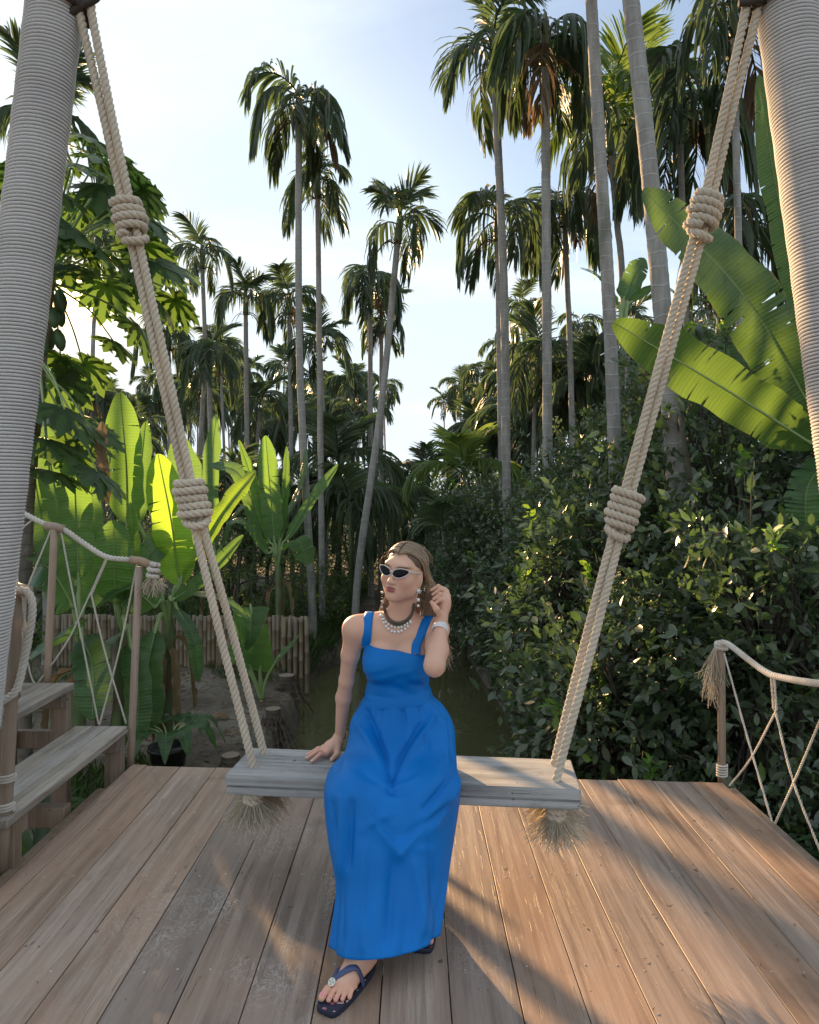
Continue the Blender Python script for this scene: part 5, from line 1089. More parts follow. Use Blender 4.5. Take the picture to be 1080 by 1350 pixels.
def grass():
    r = np.random.default_rng(21); tv = np.array([[0, 0.03, 0], [0.5, 0.026, 0.06], [1.0, 0, 0.0], [0.5, -0.026, 0.06], [0, -0.03, 0]]); tf = np.array([[0, 1, 2, 2], [0, 1, 3, 4], [1, 2, 3, 3]]); acc = Acc()
    def patch(n, x0, x1, y0, y1, L, fn=None):
        x = r.uniform(x0, x1, n); y = r.uniform(y0, y1, n); k = hash_noise(x, y, 1.3) + 0.5 * hash_noise(x, y, 4.0) > (0.05 if fn is None else fn)
        l, rr = canal_left(y), canal_right(y); k &= ~((x > l - 0.05) & (x < rr + 0.05)); x, y = x[k], y[k]; n = len(x); z = ground_z(x, y) - 0.01
        a = r.uniform(0, 6.28, n); fw = np.stack([0.6 * np.cos(a), 0.6 * np.sin(a), r.uniform(0.5, 1.4, n)], -1)
        V, Fq = scatter(tv, tf, np.stack([x, y, z], -1), fw, np.stack([np.cos(a), np.sin(a), 0.2 + 0 * a], -1), L * r.uniform(0.5, 1.3, n)); q, t = tri_fix(Fq); m = acc.n; acc.add(V, q + 0); acc.f.setdefault(3, []).append(t + m)
    patch(9000, -2.6, -1.4, 11.2, 22, 0.32, -0.9); patch(2600, -5.5, -1.5, 9.6, 10.6, 0.13, 0.45); patch(1500, -4.5, -1.5, 5.0, 9.5, 0.10, 0.55); patch(6000, -9, -2, 11, 18, 0.35, -0.6); patch(5000, 1.1, 4.5, 3.2, 12, 0.35, -0.6); patch(1500, -3.4, -2.4, 4.3, 6.8, 0.22, -0.2)
    tag(obj('grass', acc.mesh('grass', MATS['grass_blade'], True)), 'grass and low weeds growing along both banks', 'grass', kind='stuff')
    acc = Acc(); n = 900; x = r.uniform(-4.6, -1.5, n); y = r.uniform(4.6, 10.5, n); k = x < canal_left(y) - 0.1; x, y = x[k], y[k]; n = len(x); a = r.uniform(0, 6.28, n)
    V, Fq = scatter(LEAF4[0], LEAF4[1], np.stack([x, y, ground_z(x, y) + 0.012], -1), np.stack([np.cos(a), np.sin(a), r.uniform(-0.1, 0.25, n)], -1), np.array([0, 0, 1.0]) + 0.4 * r.normal(size=(n, 3)), r.uniform(0.03, 0.10, n)); acc.add(V, Fq)
    tag(obj('leaf_litter', acc.mesh('leaf_litter', MATS['dry_leaf'], False)), 'dry leaf litter scattered over the bare earth bank', 'litter', kind='stuff')
    acc = Acc(); n = 150; x = r.uniform(-1.5, 1.6, n); y = r.uniform(1.8, 3.6, n); w = np.where(x > 0.6, 1, 0.35); k = r.random(n) < w; x, y = x[k], y[k]; n = len(x); a = r.uniform(0, 6.28, n)
    V, Fq = scatter(LEAF4[0] * np.array([1, 0.7, 1]), LEAF4[1], np.stack([x, y, np.full(n, 0.004)], -1), np.stack([np.cos(a), np.sin(a), 0 * a], -1), np.array([0, 0, 1.0]) + 0.15 * r.normal(size=(n, 3)), r.uniform(0.008, 0.024, n)); acc.add(V, Fq)
    tag(obj('deck_litter', acc.mesh('deck_litter', MATS['dry_leaf'], False)), 'tiny dry leaf scraps scattered on the deck planks', 'litter', kind='stuff')
    # pale dry frond lying on the earth
    p = W(285, 930, 8.0); e = tag(empty('fallen_leaf', (p.x, p.y, float(ground_z(p.x, p.y)))), 'pale curled dry leaf lying on the bare earth', 'leaf'); leaf_obj(e, (0, 0, 0), [(-0.05, 0, 0.05), (0.05, 0, 0.06), (0.16, 0, 0.02)], 0.10, (0, -0.3, 1), 'dry_leaf', 'blade', 0.004, seed=3, tears=0); a = Acc(); add_tube(a, [(0.14, 0, 0.02), (0.28, -0.05, 0.015), (0.38, -0.12, 0.01)], 0.005, 5); obj('stalk', a.mesh('stalk', MATS['dry_leaf']), e)
grass()
# ================================================================== the woman on the swing
def m_person():
    t = MT('skin'); at = t.N('ShaderNodeAttribute', attribute_name='tint'); n = t.noise(t.coord('Object'), 60, 3); n2 = t.noise(t.coord('Object'), 9, 3)
    c = t.mix(t.rng(n2, 0.35, 0.65, 0.0, 0.12), at.outputs['Color'], (0.52, 0.24, 0.17)); t.set(Base_Color=c, Roughness=0.48, Specular_IOR_Level=0.4, Subsurface_Weight=0.12, Subsurface_Radius=(0.012, 0.005, 0.003)); t.bump(n, 0.05, 0.001)
    t = MT('dress_cotton'); w = t.noise(t.coord('Object'), 900, 2); n = t.noise(t.coord('Object', (1, 1, 0.6)), 14, 4, 0.55, 0.8); big = t.noise(t.coord('Object'), 4, 3)
    c = t.mix(t.rng(big, 0.3, 0.7), (0.001, 0.148, 0.48), (0.0015, 0.176, 0.57)); t.set(Base_Color=c, Roughness=0.50, Specular_IOR_Level=0.22); t.bump(t.math('ADD', t.math('MULTIPLY', w, 0.15), n), 0.22, 0.006)
    t = MT('hair'); g = t.N('ShaderNodeNewGeometry'); r = g.outputs['Random Per Island']; at = t.N('ShaderNodeAttribute', attribute_name='tip')
    c = t.mix(r, (0.060, 0.034, 0.020), (0.16, 0.098, 0.058)); b = t.mix(r, (0.22, 0.145, 0.088), (0.56, 0.42, 0.28)); c = t.mix(at.outputs['Fac'], c, b); t.set(Base_Color=c, Roughness=0.38, Specular_IOR_Level=0.5)
m_person()
plain('glasses_white', (0.72, 0.71, 0.69), 0.25); plain('lens_dark', (0.010, 0.010, 0.012), 0.22, Specular_IOR_Level=0.12); plain('pearl', (0.78, 0.76, 0.72), 0.18, Coat_Weight=0.5); plain('bronze', (0.14, 0.115, 0.085), 0.4, Metallic=0.6); plain('gold_ring', (0.75, 0.62, 0.42), 0.25, Metallic=1.0)
plain('hair_tie_black', (0.012, 0.012, 0.014), 0.8); plain('bangle_white', (0.80, 0.77, 0.77), 0.3); plain('nail_pink', (0.80, 0.28, 0.30), 0.2); plain('nail_pale', (0.78, 0.55, 0.50), 0.2)
plain('flip_strap', (0.055, 0.075, 0.17), 0.45); plain('medallion', (0.82, 0.80, 0.72), 0.3, Metallic=0.3); plain('medallion_mark', (0.30, 0.22, 0.10), 0.4, Metallic=0.5)
def m_sole():
    t = MT('flip_sole'); v = t.N('ShaderNodeTexVoronoi'); v.inputs['Scale'].default_value = 46; t.L(t.coord('Object'), v.inputs['Vector'])
    s = t.math('LESS_THAN', v.outputs['Distance'], 0.30); k = t.math('GREATER_THAN', t.noise(t.coord('Object'), 30, 2), 0.5); c = t.mix(s, (0.018, 0.022, 0.05), (0.62, 0.50, 0.46)); c = t.mix(t.math('MULTIPLY', s, k), c, (0.42, 0.12, 0.16)); t.set(Base_Color=c, Roughness=0.6)
m_sole(); plain('sole_navy', (0.014, 0.018, 0.042), 0.6)

class SDF:
    """signed distances on a grid, smooth unions of tapered limbs and ellipsoids"""
    def __init__(s, lo, hi, h):
        s.lo = np.array(lo, float); s.h = h; s.n = np.ceil((np.array(hi) - s.lo) / h).astype(int) + 1
        s.D = np.full(s.n, 0.5, np.float32)
    def block(s, lo, hi, m):
        a = np.maximum(0, np.floor((np.array(lo) - m - s.lo) / s.h).astype(int)); b = np.minimum(s.n, np.ceil((np.array(hi) + m - s.lo) / s.h).astype(int) + 1)
        sl = tuple(slice(i, j) for i, j in zip(a, b)); ax = [(s.lo[k] + s.h * np.arange(a[k], b[k])).astype(np.float32) for k in range(3)]
        return sl, np.meshgrid(*ax, indexing='ij', sparse=True)
    def merge(s, sl, d, k, sub=False):
        A = s.D[sl]
        if sub: d = -d; h = np.maximum(k - np.abs(A - d), 0) / k; s.D[sl] = np.maximum(A, d) + h * h * k * 0.25
        else: h = np.maximum(k - np.abs(A - d), 0) / k; s.D[sl] = np.minimum(A, d) - h * h * k * 0.25
    def cone(s, a, b, ra, rb, k=0.02, flat=None):
        a = np.array(a, float); b = np.array(b, float); m = max(ra, rb) + max(k, 0.02) + 0.012; sl, (x, y, z) = s.block(np.minimum(a, b), np.maximum(a, b), m); d = b - a; L = float(d @ d) + 1e-12
        t = np.clip(((x - a[0]) * d[0] + (y - a[1]) * d[1] + (z - a[2]) * d[2]) / L, 0, 1)
        q = np.sqrt((x - a[0] - t * d[0]) ** 2 + (y - a[1] - t * d[1]) ** 2 + (z - a[2] - t * d[2]) ** 2) - (ra + (rb - ra) * t); s.merge(sl, q.astype(np.float32), k)
    def chain(s, pts, rs, k=0.012):
        for i in range(len(pts) - 1): s.cone(pts[i], pts[i + 1], rs[i], rs[i + 1], k)
    def ell(s, c, r, M=None, k=0.02, sub=False):
        c = np.array(c, float); r = np.array(r, float); M = np.eye(3) if M is None else np.array(M); R_ = float(r.max()) + max(k, 0.02) + 0.012; sl, (x, y, z) = s.block(c, c, R_)
        dx, dy, dz = x - c[0], y - c[1], z - c[2]; q0 = q1 = 0
        for i in range(3):
            p = (dx * M[i, 0] + dy * M[i, 1] + dz * M[i, 2]); q0 = q0 + (p / r[i]) ** 2; q1 = q1 + (p / r[i] ** 2) ** 2
        q0 = np.sqrt(q0); q1 = np.sqrt(q1) + 1e-9; s.merge(sl, (q0 * (q0 - 1) / q1).astype(np.float32), k, sub)
    def at(s, p):
        q = (np.asarray(p, float) - s.lo) / s.h; i = np.clip(q.astype(int), 0, s.n - 2); f = q - i; r = 0
        for dx in (0, 1):
            for dy in (0, 1):
                for dz in (0, 1):
                    w = (f[..., 0] if dx else 1 - f[..., 0]) * (f[..., 1] if dy else 1 - f[..., 1]) * (f[..., 2] if dz else 1 - f[..., 2]); r = r + w * s.D[i[..., 0] + dx, i[..., 1] + dy, i[..., 2] + dz]
        return r
    def mesh(s, iso=0.0):
        import openvdb
        g = openvdb.FloatGrid(0.06); g.copyFromArray(np.clip(s.D, -0.06, 0.06)); P, Q = g.convertToQuads(isovalue=iso)
        return np.asarray(P) * s.h + s.lo, np.asarray(Q)[:, ::-1]
V3 = lambda *a: np.array(a, float)
# joints, read off the photograph
S_R, E_R, W_R = V3(*W(467, 829, 2.65)), V3(*W(457, 897, 2.73)), V3(*W(448, 971, 2.845))
S_L, E_L, W_L = V3(*W(577, 830, 2.68)), V3(*W(573, 876, 2.455)), V3(*W(581, 824, 2.60))
NB, NT = V3(-0.062, 2.672, 1.02), V3(-0.036, 2.640, 1.135)
HC = V3(*W(532.5, 754, 2.605))
yaw, rol, pit = R(26), R(9), R(3)
F_ = V3(-math.sin(yaw) * math.cos(pit), -math.cos(yaw) * math.cos(pit), math.sin(pit)); U_ = V3(math.sin(rol), 0, math.cos(rol)); U_ -= F_ * (U_ @ F_); U_ /= np.linalg.norm(U_); X_ = np.cross(U_, F_)
HM = np.array([X_, F_, U_])                            # rows: head's side, forward, up
HS = 0.97
def H(x, y, z): return HC + HS * (x * X_ + y * F_ + z * U_)
HIPR, HIPL, KNR, KNL = V3(-0.15, 2.70, 0.545), V3(0.03, 2.69, 0.545), V3(-0.240, 2.36, 0.50), V3(0.115, 2.40, 0.50)
ANR, ANL = V3(-0.163, 2.160, 0.095), V3(0.045, 2.46, 0.095)
def build_body():
    g = SDF((-0.47, 1.94, -0.0), (0.21, 2.96, 1.375), 0.003)
    # torso and legs
    g.ell((-0.062, 2.71, 0.89), (0.120, 0.088, 0.165), k=0.05); g.ell((-0.066, 2.675, 0.985), (0.118, 0.066, 0.062), k=0.05)
    g.cone((-0.19, 2.675, 1.008), (0.070, 2.69, 0.990), 0.038, 0.038, 0.06); g.cone(NB + V3(0, 0.02, 0.01), S_R + V3(0.03, 0.025, 0.006), 0.038, 0.032, 0.06); g.cone(NB + V3(0, 0.02, 0.01), S_L + V3(-0.04, 0.02, 0.006), 0.038, 0.030, 0.05)
    for sx in (-1, 1): g.ell((-0.063 + sx * 0.060, 2.628, 0.895), (0.062, 0.058, 0.062), k=0.03)
    g.ell((-0.06, 2.715, 0.72), (0.100, 0.078, 0.12), k=0.05); g.ell((-0.06, 2.745, 0.575), (0.135, 0.095, 0.100), k=0.05)
    g.cone(HIPR, KNR - V3(-0.01, -0.02, 0.02), 0.060, 0.044, 0.03); g.cone(HIPL, KNL - V3(0.012, -0.02, 0.02), 0.060, 0.044, 0.03)
    for kn, an in ((KNR, ANR), (KNL, ANL)):
        kn = kn - V3(0, -0.02, 0.02); g.cone(kn, kn * 0.62 + an * 0.38 + V3(0, 0.015, 0), 0.044, 0.044, 0.03); g.cone(kn * 0.62 + an * 0.38 + V3(0, 0.015, 0), an, 0.044, 0.029, 0.03)
    # feet (standing on 20 mm soles)
    for an, dr in ((ANR, V3(-0.49, -0.87, 0)), (ANL, V3(-0.10, -0.99, 0))):
        dr = dr / np.linalg.norm(dr); sd = V3(dr[1], -dr[0], 0) * -1; b = V3(an[0], an[1], 0.0)
        g.chain([an, b - dr * 0.030 + V3(0, 0, 0.050)], [0.032, 0.030], 0.03); g.ell(b - dr * 0.032 + V3(0, 0, 0.047), (0.030, 0.030, 0.026), k=0.02)
        g.cone(an + dr * 0.02 - V3(0, 0, 0.012), b + dr * 0.105 + V3(0, 0, 0.046), 0.034, 0.022, 0.03); g.cone(b + V3(0, 0, 0.044) - sd * 0.006, b + dr * 0.115 + V3(0, 0, 0.038) - sd * 0.016, 0.026, 0.018, 0.02); g.cone(b + V3(0, 0, 0.044) + sd * 0.006, b + dr * 0.110 + V3(0, 0, 0.038) + sd * 0.020, 0.026, 0.018, 0.02)
        inn = 1 if an is ANR else -1                     # big toe on the inner side of the foot
        for q, (off, L, r_) in enumerate(((-0.029, 0.062, 0.0112), (-0.0085, 0.062, 0.0080), (0.0085, 0.056, 0.0076), (0.0240, 0.049, 0.0073), (0.0375, 0.038, 0.0070))):
            root = b + dr * (0.112 - 0.006 * q) + sd * off * TOE_SIGN[0 if an is ANR else 1] * 0.92 + V3(0, 0, 0.036); tip = root + dr * L * 0.92 + sd * off * 0.10 * TOE_SIGN[0 if an is ANR else 1]
            mid = root * 0.45 + tip * 0.55 + V3(0, 0, 0.005); g.cone(root, mid, r_ * 1.08, r_ * 0.94, 0.003); g.cone(mid, V3(tip[0], tip[1], 0.020 + r_), r_ * 0.94, r_, 0.003)
    # arms
    g.ell(S_R, (0.039, 0.040, 0.038), k=0.04); g.cone(S_R, S_R * 0.5 + E_R * 0.5, 0.038, 0.0345, 0.035); g.cone(S_R * 0.5 + E_R * 0.5, E_R, 0.0345, 0.0285, 0.015); fm = E_R * 0.70 + W_R * 0.30 + V3(-0.004, 0, 0); g.cone(E_R, fm, 0.0285, 0.0300, 0.015); g.cone(fm, W_R, 0.0300, 0.0195, 0.015)
    g.ell(S_L, (0.040, 0.040, 0.040), k=0.04); g.cone(S_L, S_L * 0.5 + E_L * 0.5, 0.040, 0.038, 0.03); g.cone(S_L * 0.5 + E_L * 0.5, E_L, 0.038, 0.033, 0.02); g.ell(E_L + V3(0.0, -0.012, -0.012), (0.026, 0.026, 0.026), k=0.03); fm = E_L * 0.64 + W_L * 0.36 + V3(0.006, 0, 0); g.cone(E_L, fm, 0.035, 0.035, 0.02); g.cone(fm, W_L, 0.035, 0.022, 0.02)
    # right hand, flat on the board
    kn = [V3(-0.346, 2.868, 0.474), V3(-0.362, 2.846, 0.477), V3(-0.364, 2.822, 0.476), V3(-0.356, 2.800, 0.472)]; tp = [V3(-0.412, 2.862, 0.4585), V3(-0.436, 2.826, 0.4585), V3(-0.434, 2.786, 0.4585), V3(-0.408, 2.752, 0.4585)]
    for j in range(4):
        g.cone(W_R + V3(-0.004, 0.006 - 0.005 * j, -0.004), kn[j], 0.017, 0.0112, 0.014); m = kn[j] * 0.55 + tp[j] * 0.45 + V3(0, 0, 0.011); g.cone(kn[j], m, 0.0098, 0.0084, 0.004); g.cone(m, tp[j], 0.0084, 0.0068, 0.004)
    g.ell(W_R * 0.45 + kn[1] * 0.28 + kn[2] * 0.27 + V3(0, 0, -0.004), (0.032, 0.034, 0.016), k=0.015)
    th = [W_R + V3(-0.004, -0.020, -0.016), V3(-0.312, 2.802, 0.470), V3(-0.330, 2.768, 0.460)]; g.chain(th, [0.015, 0.0115, 0.0085], 0.01)
    # left hand, fingers bent into the hair
    K = [V3(*W(589.5, 791, 2.615)), V3(*W(590.5, 785.5, 2.632)), V3(*W(589, 780.5, 2.650)), V3(*W(586, 777.5, 2.664))][::-1]
    PIP = [V3(*W(578, 773, 2.652)), V3(*W(580, 777.0, 2.630)), V3(*W(580, 783.5, 2.612)), V3(*W(580.5, 790.5, 2.600))]; TIP = [V3(*W(568.5, 778, 2.640)), V3(*W(570.5, 784, 2.622)), V3(*W(571.5, 790, 2.606)), V3(*W(573.5, 795.5, 2.598))]
    for j in range(4):
        g.cone(W_L, K[j], 0.018, 0.0108, 0.014); g.cone(K[j], PIP[j], 0.0095, 0.0085, 0.004); g.cone(PIP[j], TIP[j], 0.0084, 0.0066, 0.004)
    g.ell((W_L + K[1] + K[2]) / 3, (0.022, 0.026, 0.036), k=0.014); T0 = W_L * 0.75 + K[3] * 0.25
    g.chain([T0, V3(*W(575.5, 803, 2.575)), V3(*W(569, 794, 2.585))], [0.014, 0.0105, 0.008], 0.012)
    # neck and head
    g.cone(NB, NT, 0.053, 0.048, 0.03); g.cone(NT, H(0, -0.02, -0.045), 0.048, 0.050, 0.02)
    E_ = lambda c, r, k=0.02, sub=False: g.ell(H(*c), HS * np.array(r), HM, k, sub)
    E_((0, -0.022, 0.028), (0.072, 0.090, 0.082)); E_((0, 0.022, -0.012), (0.063, 0.066, 0.070), 0.03); E_((0, 0.030, -0.052), (0.052, 0.053, 0.052), 0.03); E_((0, 0.052, -0.082), (0.030, 0.032, 0.028), 0.03); E_((0, 0.071, -0.098), (0.014, 0.013, 0.012), 0.02)
    for sx in (-1, 1):
        E_((sx * 0.040, 0.056, -0.030), (0.020, 0.020, 0.019), 0.025); E_((sx * 0.042, 0.008, -0.062), (0.020, 0.030, 0.026), 0.03)
        E_((sx * 0.032, 0.094, 0.004), (0.018, 0.010, 0.012), 0.012, True)
        E_((sx * 0.071, -0.008, -0.022), (0.009, 0.017, 0.030), 0.008)
        E_((sx * 0.010, 0.094, -0.037), (0.0075, 0.009, 0.0065), 0.006)
    E_((0, 0.075, 0.030), (0.045, 0.016, 0.016), 0.03)
    g.cone(H(0, 0.086, 0.004), H(0, 0.106, -0.033), 0.0065, 0.0088, 0.012)
    E_((0, 0.0865, -0.0590), (0.021, 0.0085, 0.0052), 0.006); E_((0, 0.0855, -0.0690), (0.018, 0.0090, 0.0062), 0.006); E_((0, 0.0975, -0.0640), (0.022, 0.004, 0.0012), 0.003, True)
    return g
TOE_SIGN = (1, -1)
def build_person():
    root = tag(empty('person', (-0.06, 2.70, 0.0)), 'woman in long blue dress and sunglasses sitting on the swing, hand in her hair', 'person'); o = np.array(root.location)
    g = build_body(); Vb, Qb = g.mesh(); 
    # tint per vertex: skin, lips, cheeks, brows
    tint = np.tile(np.array([0.72, 0.43, 0.305]), (len(Vb), 1)); L = (Vb - HC) @ HM.T / HS
    face = (np.linalg.norm(L, axis=1) < 0.13)[:, None]
    def blend(w, c):
        nonlocal tint; w = (np.clip(w, 0, 1) * face[:, 0])[:, None]; tint = tint * (1 - w) + np.array(c) * w
    x, y, z = L.T
    for sx in (-1, 1): blend(0.35 * np.exp(-((x - sx * 0.043) / 0.018) ** 2 - ((z + 0.030) / 0.016) ** 2) * (y > 0.02), (0.60, 0.20, 0.15))
    lip = np.maximum(1 - ((x / 0.0225) ** 2 + ((z + 0.0590) / 0.0058) ** 2), 1 - ((x / 0.0195) ** 2 + ((z + 0.0690) / 0.0068) ** 2)); blend(np.clip(lip * 6, 0, 1) * (y > 0.07), (0.36, 0.105, 0.095))
    for sx in (-1, 1):
        u = (x * sx - 0.034) / 0.022; blend(1.3 * np.exp(-u ** 4) * np.exp(-((z - 0.0265 + 0.003 * u * u - 0.002 * u) / 0.0030) ** 2) * (y > 0.04), (0.075, 0.040, 0.024))
    fr = np.minimum(np.linalg.norm(Vb - V3(-0.42, 2.8, 0.46), axis=1), 1); tint[(fr < 0.07)] *= np.array([1.03, 0.95, 0.95])
    foot = Vb[:, 2] < 0.06; tint[foot] *= np.array([1.04, 0.94, 0.92])
    me = mesh_np('body', Vb - o, Qb, MATS['skin'], True); ca = me.color_attributes.new('tint', 'FLOAT_COLOR', 'POINT'); ca.data.foreach_set('color', np.concatenate([tint, np.ones((len(tint), 1))], 1).astype(np.float32).ravel()); body = obj('body', me, root)
    def front(x_, z_, off=0.0, y0=2.35, y1=2.75):        # first skin point met from the front
        ys = np.arange(y0, y1, 0.002); d = g.at(np.stack([np.full_like(ys, x_), ys, np.full_like(ys, z_)], -1)); k = np.argmax(d < off); return ys[k] if d[k] < off else None
    # ---------------- dress
    bz = SDF((-0.26, 2.50, 0.67), (0.14, 2.86, 1.02), 0.003)
    bz.ell((-0.062, 2.71, 0.88), (0.130, 0.098, 0.170), k=0.05); bz.ell((-0.066, 2.675, 0.985), (0.126, 0.072, 0.062), k=0.05); bz.cone((-0.20, 2.675, 1.0), (0.075, 2.69, 0.98), 0.034, 0.034, 0.05)
    for sx in (-1, 1): bz.ell((-0.063 + sx * 0.058, 2.630, 0.880), (0.074, 0.068, 0.072), k=0.05)
    bz.ell((-0.061, 2.71, 0.70), (0.137, 0.104, 0.13), k=0.06); bz.ell((-0.063, 2.640, 0.905), (0.118, 0.060, 0.085), k=0.03)
    ax = [bz.lo[k] + bz.h * np.arange(bz.n[k]) for k in range(3)]; X, Y, Z = np.meshgrid(*ax, indexing='ij', sparse=True)
    fold = 0.0022 * np.sin((Z + 0.25 * X) * 95 + 3 * np.sin(X * 17)) * np.exp(-((Z - 0.80) / 0.045) ** 2) + 0.0016 * np.sin((Z - 0.4 * X) * 120) * np.exp(-((Z - 0.85) / 0.03) ** 2)
    bz.D = bz.D + fold.astype(np.float32)
    top = Z - (0.958 - 0.145 * (X + 0.205)); bz.D = np.maximum(bz.D, np.maximum(top, 0.705 - Z)).astype(np.float32)
    Vd, Qd = bz.mesh(); dress = obj('dress', mesh_np('bodice', Vd - o, Qd, MATS['dress_cotton'], True), root); dress.name = 'dress'
    # skirt: rings from the waist over the lap and knees to the hem
    LV = np.array([  # front y, z, back y, z, left px, right px
        (2.606, 0.738, 2.815, 0.738, 479.5, 570), (2.604, 0.722, 2.818, 0.722, 478.5, 573), (2.592, 0.682, 2.845, 0.678, 472, 586), (2.556, 0.632, 2.880, 0.600, 464, 598), (2.480, 0.592, 2.870, 0.474, 456, 601), (2.385, 0.574, 2.640, 0.462, 436, 603),
        (2.302, 0.540, 2.535, 0.450, 430, 607), (2.256, 0.468, 2.525, 0.380, 431, 606), (2.226, 0.365, 2.505, 0.290, 437, 600), (2.190, 0.250, 2.475, 0.195, 446, 592), (2.130, 0.170, 2.435, 0.115, 443, 586), (2.086, 0.108, 2.405, 0.062, 440, 581)])
    n = 110; m = 260; tt = np.linspace(0, len(LV) - 1, n)
    lv = np.stack([smooth_path([(i, LV[i, c], 0) for i in range(len(LV))], 20)[:, 1] for c in range(6)], -1); ti = np.linspace(0, len(LV) - 1, len(lv)); lv = np.stack([np.interp(tt, ti, lv[:, c]) for c in range(6)], -1)
    th = np.linspace(0, 2 * np.pi, m, endpoint=False); cs, sn = np.cos(th), np.sin(th); ex = 0.86; cs2 = np.sign(cs) * np.abs(cs) ** ex; sn2 = np.sign(sn) * np.abs(sn) ** ex
    Cy, Cz = (lv[:, 0] + lv[:, 2]) / 2, (lv[:, 1] + lv[:, 3]) / 2; xl, xr = (lv[:, 4] - CX) / F_PX * Cy, (lv[:, 5] - CX) / F_PX * Cy; cx, a = (xl + xr) / 2, (xr - xl) / 2
    S = np.zeros((n, m, 3)); S[..., 0] = cx[:, None] + a[:, None] * cs2[None]
    w_front = (sn2 > 0)[None]; dyF, dzF = (lv[:, 0] - Cy), (lv[:, 1] - Cz); S[..., 1] = Cy[:, None] + dyF[:, None] * sn2[None]; S[..., 2] = Cz[:, None] + dzF[:, None] * sn2[None]
    u = (S[..., 0] - cx[:, None]) / a[:, None]; lvl = tt[:, None] * np.ones((1, m)); fr = np.clip(sn2, 0, 1)[None] ** 0.5
    # shear: the right leg reaches forward
    S[..., 1] += 0.22 * (S[..., 0] - cx[:, None]) * np.clip((lvl - 5) / 4, 0, 1)
    def normals(S):
        du = np.roll(S, -1, 1) - np.roll(S, 1, 1); dv = np.gradient(S, axis=0); N = np.cross(du, dv); return N / (np.linalg.norm(N, axis=2)[..., None] + 1e-9)
    N = normals(S); c0 = S.mean((1,)); sg = np.sign(((S - c0[:, None]) * N).sum(2).mean()); N = N * sg
    D = np.zeros((n, m)); px = CX + F_PX * S[..., 0] / S[..., 1]; py = CY + F_PX * (CAM_H - S[..., 2]) / S[..., 1]
    G = lambda q, s_: np.exp(-(q / s_) ** 2)
    # knees push out, the cloth sinks between them
    D += fr * (0.030 * G(S[..., 0] + 0.235, 0.062) * G(lvl - 6.0, 1.5) + 0.018 * G(S[..., 0] - 0.105, 0.055) * G(lvl - 5.8, 1.3) - 0.040 * G(S[..., 0] + 0.045, 0.075) * G(lvl - 5.6, 1.5))
    D += fr * (0.014 * G(S[..., 0] + 0.20, 0.05) * G(lvl - 8.5, 2.0) - 0.018 * G(S[..., 0] + 0.02, 0.06) * G(lvl - 8.6, 1.8))
    # gathers at the waist, loose long folds below
    D += 0.0035 * np.sin(th * 23 + 0.8 * np.sin(lvl * 1.3))[...] * G(lvl - 2.0, 0.9) * 0.8
    D += 0.0065 * np.sin(th * 9 + 0.45 * lvl + 1.0) * np.clip((lvl - 6) / 5, 0, 1) + 0.0035 * np.sin(th * 17 - 0.6 * lvl + 2.0) * np.clip((lvl - 7) / 4, 0, 1)
    def ridge(p, q, amp, wd):
        nonlocal D; p, q = np.array(p, float), np.array(q, float); d = q - p; t = np.clip(((px - p[0]) * d[0] + (py - p[1]) * d[1]) / (d @ d), 0, 1); di = np.hypot(px - p[0] - t * d[0], py - p[1] - t * d[1]); D += fr * 2.3 * amp * np.exp(-(np.sqrt((di / wd) ** 2 + 0.12) - 0.35) * 1.6) * np.sin(np.pi * (0.12 + 0.76 * t)) ** 0.5
    for p, q, amp, wd in (((516, 1010), (482, 938), -0.013, 5), ((516, 1010), (556, 955), -0.012, 5), ((500, 1000), (470, 950), 0.010, 7), ((535, 1000), (575, 940), 0.010, 7), ((516, 1012), (516, 1040), -0.010, 6),
                          ((455, 1055), (452, 1150), 0.012, 6), ((466, 1060), (462, 1140), -0.009, 5), ((442, 1060), (446, 1110), -0.009, 5), ((528, 1128), (470, 1050), 0.010, 8), ((528, 1128), (585, 1055), 0.010, 8), ((540, 1105), (590, 1060), -0.012, 7), ((520, 1105), (480, 1060), -0.010, 7),
                          ((600, 1015), (560, 1068), -0.010, 5), ((605, 1030), (575, 1090), 0.008, 6), ((470, 940), (452, 1005), 0.008, 5), ((462, 965), (447, 1018), -0.008, 4), ((590, 945), (598, 1005), -0.009, 3), ((585, 945), (590, 1005), 0.006, 4),
                          ((505, 925), (498, 965), -0.005, 4), ((530, 925), (535, 970), -0.005, 4), ((552, 925), (565, 985), -0.006, 5), ((548, 1140), (560, 1225), 0.009, 9), ((520, 1130), (512, 1240), -0.008, 9), ((480, 1120), (478, 1250), 0.008, 9), ((565, 1110), (575, 1205), -0.007, 6), ((456, 1150), (452, 1240), -0.006, 5),
                          ((490, 1085), (520, 1072), 0.003, 3), ((475, 1095), (500, 1080), 0.0025, 3), ((545, 1120), (572, 1122), 0.003, 3), ((500, 1030), (550, 1022), 0.006, 7), ((480, 1022), (540, 1045), -0.004, 6)):
        ridge(p, q, amp, wd)
    S += N * D[..., None]
    S[..., 2] = np.maximum(S[..., 2], 0.03)
    i, j = np.meshgrid(np.arange(n - 1), np.arange(m), indexing='ij'); j2 = (j + 1) % m; Fs = np.stack([i * m + j, (i + 1) * m + j, (i + 1) * m + j2, i * m + j2], -1).reshape(-1, 4)
    if sg < 0: Fs = Fs[:, ::-1]
    inner = S - N * 0.0025; Vs = np.concatenate([S.reshape(-1, 3), inner.reshape(-1, 3)]); k = n * m; jj = np.arange(m); jj2 = (jj + 1) % m; rim = np.stack([(n - 1) * m + jj, k + (n - 1) * m + jj, k + (n - 1) * m + jj2, (n - 1) * m + jj2], -1)
